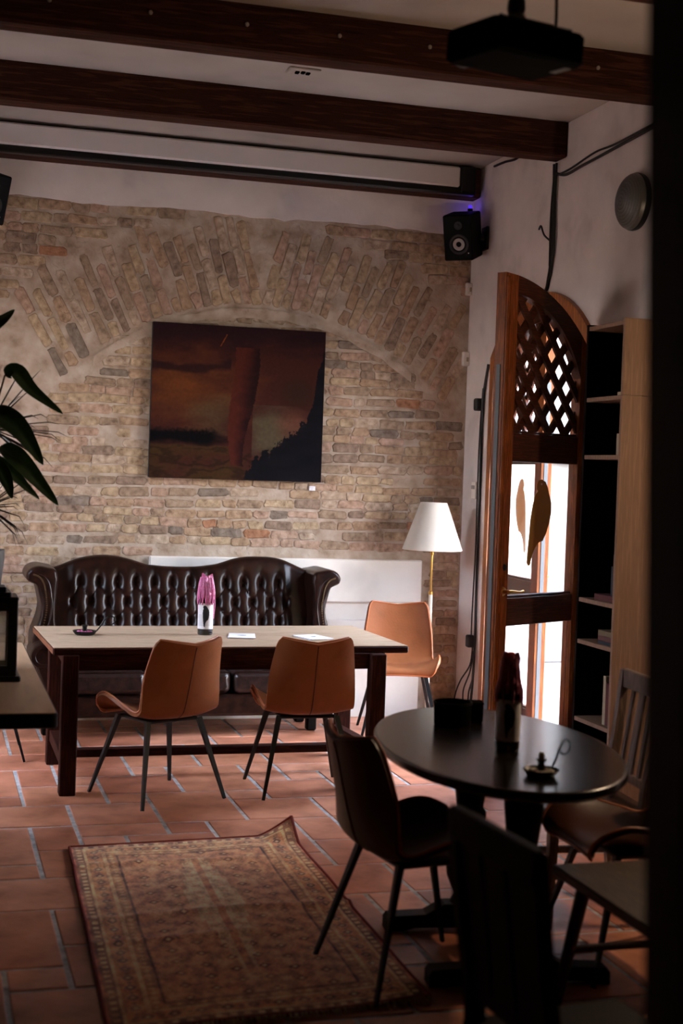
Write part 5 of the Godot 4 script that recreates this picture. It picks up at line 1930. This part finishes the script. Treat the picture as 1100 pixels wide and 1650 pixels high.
func menu_card(label: String, at: Vector3, yaw: float) -> void:
	var t := thing("menu_card", label, "menu", at, yaw, "white menu cards on the long table")
	for k in 2:
		var b := Buf.new()
		box(b, Vector3(0.004 * k, 0.0020 + 0.0032 * k, 0.003 * k), Vector3(0.148, 0.0026, 0.21), 0.0006, Basis(Vector3.UP, 0.05 * k))
		part("sheet", b, M.paper, t)
	var b := Buf.new()
	prism(b, bird_outline(0.10, Vector2.ZERO), 0.0, 0.0006, flat_xf(Vector3(0.004, 0.0064, 0.0), -65.0), 0.0)
	part("bird_emblem", b, M.ink, t)

func tabletop_things() -> void:
	T["label"] = ImageTexture.create_from_image(label_image(false))
	mat("label", Color(1, 1, 1), 0.75, {"tex": "label", "uv": true})
	wax_bottle("candle_bottle", "label bottle crusted with pink candle wax on the pale long table", Vector3(1.500, 0.757, -7.83), -8.0, M.wax_pink, 1.0, null)
	wax_bottle("candle_bottle", "label bottle with dark red wax runs on the oval table", Vector3(1.950, 0.751, -4.545), -18.0, M.wax_red, 0.45, M.candle_red)
	candle_holder("black chamberstick with pink wax on the left of the long table", Vector3(0.830, 0.757, -7.82), -8.0, M.wax_pink, false, 1.0)
	candle_holder("black chamberstick with white candle stub on the oval table", Vector3(1.892, 0.751, -4.13), 25.0, M.wax_white, true, 0.86)
	menu_card("white menu card lying beside the wax bottle, left of the pair", Vector3(1.690, 0.757, -7.74), -14.0)
	menu_card("white menu card lying at the right of the pair, nearer the lamp", Vector3(2.085, 0.757, -7.68), 14.0)
	var t := thing("cutlery_pot", "round black pot on the far end of the oval table", "pot", Vector3(1.925, 0.751, -5.02))
	var b := Buf.new()
	lathe(b, [Vector2(0.0, 0.0), Vector2(0.066, 0.0), Vector2(0.070, 0.004), Vector2(0.072, 0.088), Vector2(0.071, 0.091), Vector2(0.068, 0.088), Vector2(0.066, 0.012), Vector2(0.0, 0.010)], 32)
	part("body", b, M.soft_black, t)
	b = Buf.new()
	lathe(b, [Vector2(0.0715, 0.080), Vector2(0.0740, 0.081), Vector2(0.0740, 0.091), Vector2(0.0700, 0.092), Vector2(0.0715, 0.080)], 32)
	part("rim", b, M.black_plastic, t)
	t = thing("black_box", "small black box beside the round pot on the oval table", "box", Vector3(2.035, 0.751, -5.09), -16.0)
	b = Buf.new()
	box(b, Vector3(0, 0.036, 0), Vector3(0.075, 0.070, 0.08), 0.006)
	part("body", b, M.soft_black, t)
	b = Buf.new()
	box(b, Vector3(0, 0.074, 0), Vector3(0.079, 0.008, 0.084), 0.003)
	part("lid", b, M.soft_black, t)

# ------------------------------------------------------------------ left edge: table, lantern, plants
func leaf_blade(b: Buf, pts: Array, width: float, roll: float) -> void:
	var path := curve_pts(pts, 6)
	var n := path.size() - 1
	var f := func(u: float, v: float) -> Vector3:
		var k := v * n
		var i := mini(int(k), n - 1)
		var c := path[i].lerp(path[i + 1], k - i)
		var d := (path[mini(i + 1, n)] - path[i]).normalized()
		var side := d.cross(Vector3(sin(roll), 0.35, cos(roll))).normalized()
		var w := width * 0.5 * pow(sin(PI * pow(clampf(v * 0.985 + 0.010, 0.0, 1.0), 0.72)), 0.75)
		var s := u * 2.0 - 1.0
		return c + side * s * w + d.cross(side).normalized() * absf(s) * w * -0.30
	shell(b, f, 8, 18, 0.0016, 60.0)

func left_corner() -> void:
	var t := thing("left_table", "dark table at the left edge carrying the lantern and plants", "table", Vector3(0.20, 0, -6.48))
	var b := Buf.new()
	loft(b, rect(0.57, 2.14, 0.03, 4), [[0.690, 0.006], [0.695, 0.0], [0.742, 0.0], [0.747, 0.005]], flat_xf(Vector3.ZERO), 40.0)
	var slab := part("tabletop", b, M.black_wood_y, t)
	b = Buf.new()
	loft(b, rect(0.556, 2.126, 0.025, 4), [[0.7465, 0.0], [0.749, 0.0], [0.750, 0.002]], flat_xf(Vector3.ZERO), 40.0)
	part("top_veneer", b, M.table_brown, slab)
	for z in [-0.72, 0.62]:
		b = Buf.new()
		box(b, Vector3(-0.16, 0.35, z), Vector3(0.12, 0.68, 0.12), 0.01)
		part("pedestal", b, M.black_wood_y, t)
		b = Buf.new()
		box(b, Vector3(-0.16, 0.025, z), Vector3(0.22, 0.05, 0.10), 0.01)
		part("foot", b, M.black_wood_y, t)
	# lantern
	t = thing("lantern", "black glazed lantern standing on the left table", "lantern", Vector3(0.235, 0.75, -6.30))
	b = Buf.new()
	box(b, Vector3(0, 0.012, 0), Vector3(0.31, 0.024, 0.24), 0.005)
	part("base", b, M.black_metal, t)
	b = Buf.new()
	for sx in [-1.0, 1.0]:
		for sz in [-1.0, 1.0]:
			box(b, Vector3(sx * 0.118, 0.185, sz * 0.085), Vector3(0.040, 0.33, 0.035), 0.003)
	for y in [0.045, 0.325]:
		for sz in [-1.0, 1.0]:
			box(b, Vector3(0, y, sz * 0.085), Vector3(0.24, 0.045, 0.03), 0.003)
		for sx in [-1.0, 1.0]:
			box(b, Vector3(sx * 0.118, y, 0), Vector3(0.03, 0.045, 0.17), 0.003)
	part("frame", b, M.black_metal, t)
	for sz in [-1.0, 1.0]:
		b = Buf.new()
		box(b, Vector3(0, 0.185, sz * 0.085), Vector3(0.20, 0.25, 0.004), 0.0)
		part("pane", b, M.lantern_pane, t)
	for sx in [-1.0, 1.0]:
		b = Buf.new()
		box(b, Vector3(sx * 0.118, 0.185, 0), Vector3(0.004, 0.25, 0.14), 0.0)
		part("pane", b, M.lantern_pane, t)
	b = Buf.new()
	for q in [[0.355, 0.28, 0.21, 0.016], [0.372, 0.22, 0.16, 0.02], [0.392, 0.18, 0.13, 0.022]]:
		box(b, Vector3(0, q[0], 0), Vector3(q[1], q[3], q[2]), 0.004)
	part("roof", b, M.black_metal, t)
	b = Buf.new()
	lathe(b, [Vector2(0.0, 0.02), Vector2(0.045, 0.02), Vector2(0.045, 0.16), Vector2(0.0, 0.165)], 18)
	part("candle", b, M.wax_white, t)
	# wooden planter on the lantern roof level: stands on the table behind the lantern
	t = thing("potted_plant", "broad-leaved and spiky green houseplants at the left edge", "plant", Vector3(0.15, 0.75, -6.64))
	b = Buf.new()
	lathe(b, [Vector2(0.0, 0.0), Vector2(0.13, 0.0), Vector2(0.175, 0.44), Vector2(0.182, 0.50), Vector2(0.182, 0.54), Vector2(0.170, 0.54), Vector2(0.165, 0.50), Vector2(0.0, 0.49)], 28)
	part("pot", b, M.pot, t)
	b = Buf.new()
	lathe(b, [Vector2(0.0, 0.485), Vector2(0.164, 0.485), Vector2(0.150, 0.505), Vector2(0.0, 0.515)], 20)
	part("soil", b, M.soil, t)
	var o := t.position
	var L := [
		[[Vector3(0.18, 1.55, -6.55), Vector3(0.29, 2.06, -6.18), Vector3(0.335, 2.075, -6.17), Vector3(0.40, 2.00, -6.15), Vector3(0.53, 1.905, -6.12)], 0.075, 0.2, 1],
		[[Vector3(0.15, 1.50, -6.55), Vector3(0.235, 1.90, -6.2), Vector3(0.30, 1.875, -6.17), Vector3(0.37, 1.81, -6.14), Vector3(0.455, 1.685, -6.12)], 0.105, 0.1, 1],
		[[Vector3(0.16, 1.45, -6.55), Vector3(0.285, 1.76, -6.2), Vector3(0.34, 1.715, -6.17), Vector3(0.42, 1.63, -6.15), Vector3(0.522, 1.515, -6.12)], 0.092, 0.25, 1],
		[[Vector3(0.12, 1.42, -6.55), Vector3(0.245, 1.715, -6.28), Vector3(0.30, 1.675, -6.26), Vector3(0.37, 1.61, -6.25), Vector3(0.452, 1.535, -6.24)], 0.055, 0.2, 1],
		[[Vector3(0.08, 1.42, -6.55), Vector3(0.25, 1.70, -6.25), Vector3(0.285, 1.66, -6.24), Vector3(0.315, 1.60, -6.23), Vector3(0.335, 1.535, -6.22)], 0.062, -0.1, 1],
		[[Vector3(0.10, 1.60, -6.55), Vector3(0.20, 2.22, -6.3), Vector3(0.25, 2.275, -6.27), Vector3(0.29, 2.31, -6.25), Vector3(0.325, 2.345, -6.24)], 0.045, 0.3, 2]]
	for q in L:
		var rel := []
		for c: Vector3 in q[0]:
			rel.append(c - o)
		b = Buf.new()
		tube(b, curve_pts([Vector3(rng.randf_range(-0.05, 0.05), 0.49, rng.randf_range(-0.05, 0.05)), rel[0], rel[1]], 6), [0.007, 0.004], 6)
		part("stem", b, M.stem, t)
		b = Buf.new()
		leaf_blade(b, [rel[1], rel[2], rel[3], rel[4]], q[1], q[2])
		part("leaf", b, M.leaf if q[3] == 1 else M.leaf_pale, t)
	# spiky rosettes
	b = Buf.new()
	var st := Buf.new()
	for c in [[Vector3(0.235, 1.83, -6.42), 64, 0.36], [Vector3(0.225, 1.475, -6.42), 40, 0.26]]:
		var at: Vector3 = c[0] - o
		tube(st, curve_pts([Vector3(-0.03, 0.49, 0.02), at + Vector3(-0.05, -0.25, -0.02), at], 6), [0.014, 0.010], 8)
		for k in c[1]:
			var a := rng.randf() * TAU
			var el := rng.randf_range(-0.35, 1.1)
			var d := Vector3(cos(a) * cos(el), sin(el), sin(a) * cos(el))
			var ln: float = c[2] * rng.randf_range(0.65, 1.05)
			var tip := at + d * ln + Vector3(0, -0.10 * (1.0 - sin(el)) * rng.randf_range(0.3, 1.0), 0)
			tube(b, PackedVector3Array([at, at + d * ln * 0.35, (at + d * ln * 0.75).lerp(tip, 0.45), tip]), [0.004, 0.0045, 0.003, 0.0006], 4, 40.0, 0.35)
	part("thin_stem", st, M.stem, t)
	part("thin_blades", b, M.blade, t).set_meta("kind", "stuff")

# ------------------------------------------------------------------ projector
func projector() -> void:
	var t := thing("projector", "black projector hanging from the ceiling at the top right", "projector", Vector3(1.635, 2.975, -3.95))
	var bs := Basis(Vector3.UP, deg_to_rad(14)) * Basis(Vector3.RIGHT, deg_to_rad(3))
	var b := Buf.new()
	loft(b, rect(0.34, 0.26, 0.03, 4), [[-0.050, 0.014], [-0.040, 0.0], [0.036, 0.0], [0.047, 0.012]], Transform3D(bs * Basis(Vector3.RIGHT, -PI / 2), Vector3.ZERO), 40.0)
	part("body", b, M.soft_black, t)
	b = Buf.new()
	for k in 8:
		box(b, bs * Vector3(-0.14 + k * 0.018, 0.0, 0.131), Vector3(0.008, 0.05, 0.004), 0.001, bs)
	part("vent_slot", b, M.soft_black, t)
	b = Buf.new()
	box(b, bs * Vector3(0.135, -0.046, 0.05), Vector3(0.03, 0.012, 0.08), 0.004, bs)
	part("glint_plate", b, M.steel, t)  # small pale plate standing in for a glint under the body
	b = Buf.new()
	lathe(b, [Vector2(0.0, 0.0), Vector2(0.045, 0.0), Vector2(0.045, 0.03), Vector2(0.036, 0.034), Vector2(0.034, 0.012), Vector2(0.0, 0.010)], 24, Transform3D(bs * Basis(Vector3.RIGHT, -PI / 2), bs * Vector3(-0.08, 0.0, -0.128)))
	part("lens", b, M.black_metal, t)
	b = Buf.new()
	box(b, bs * Vector3(0, 0.062, 0), Vector3(0.16, 0.014, 0.16), 0.003, bs)
	for q in [[1, 1], [-1, 1], [1, -1], [-1, -1]]:
		tube(b, PackedVector3Array([bs * Vector3(0.02 * q[0], 0.075, 0.02 * q[1]), bs * Vector3(0.13 * q[0], 0.052, 0.10 * q[1])]), [0.007], 6)
	lathe(b, [Vector2(0.0, 0.065), Vector2(0.030, 0.065), Vector2(0.034, 0.085), Vector2(0.024, 0.10), Vector2(0.028, 0.115), Vector2(0.026, 0.14), Vector2(0.0, 0.145)], 14)
	tube(b, PackedVector3Array([Vector3(0, 0.06, 0), Vector3(0, YC - 2.975, 0)]), [0.022], 12)
	box(b, Vector3(0, YC - 2.975 - 0.006, 0), Vector3(0.13, 0.012, 0.13), 0.003)
	part("ceiling_mount", b, M.black_metal, t)
	cable("cable", [bs * Vector3(0.10, 0.045, 0.06), Vector3(0.11, 0.16, 0.04), Vector3(0.105, 0.45, 0.0), Vector3(0.06, YC - 2.975, 0.0)], 0.005, t)
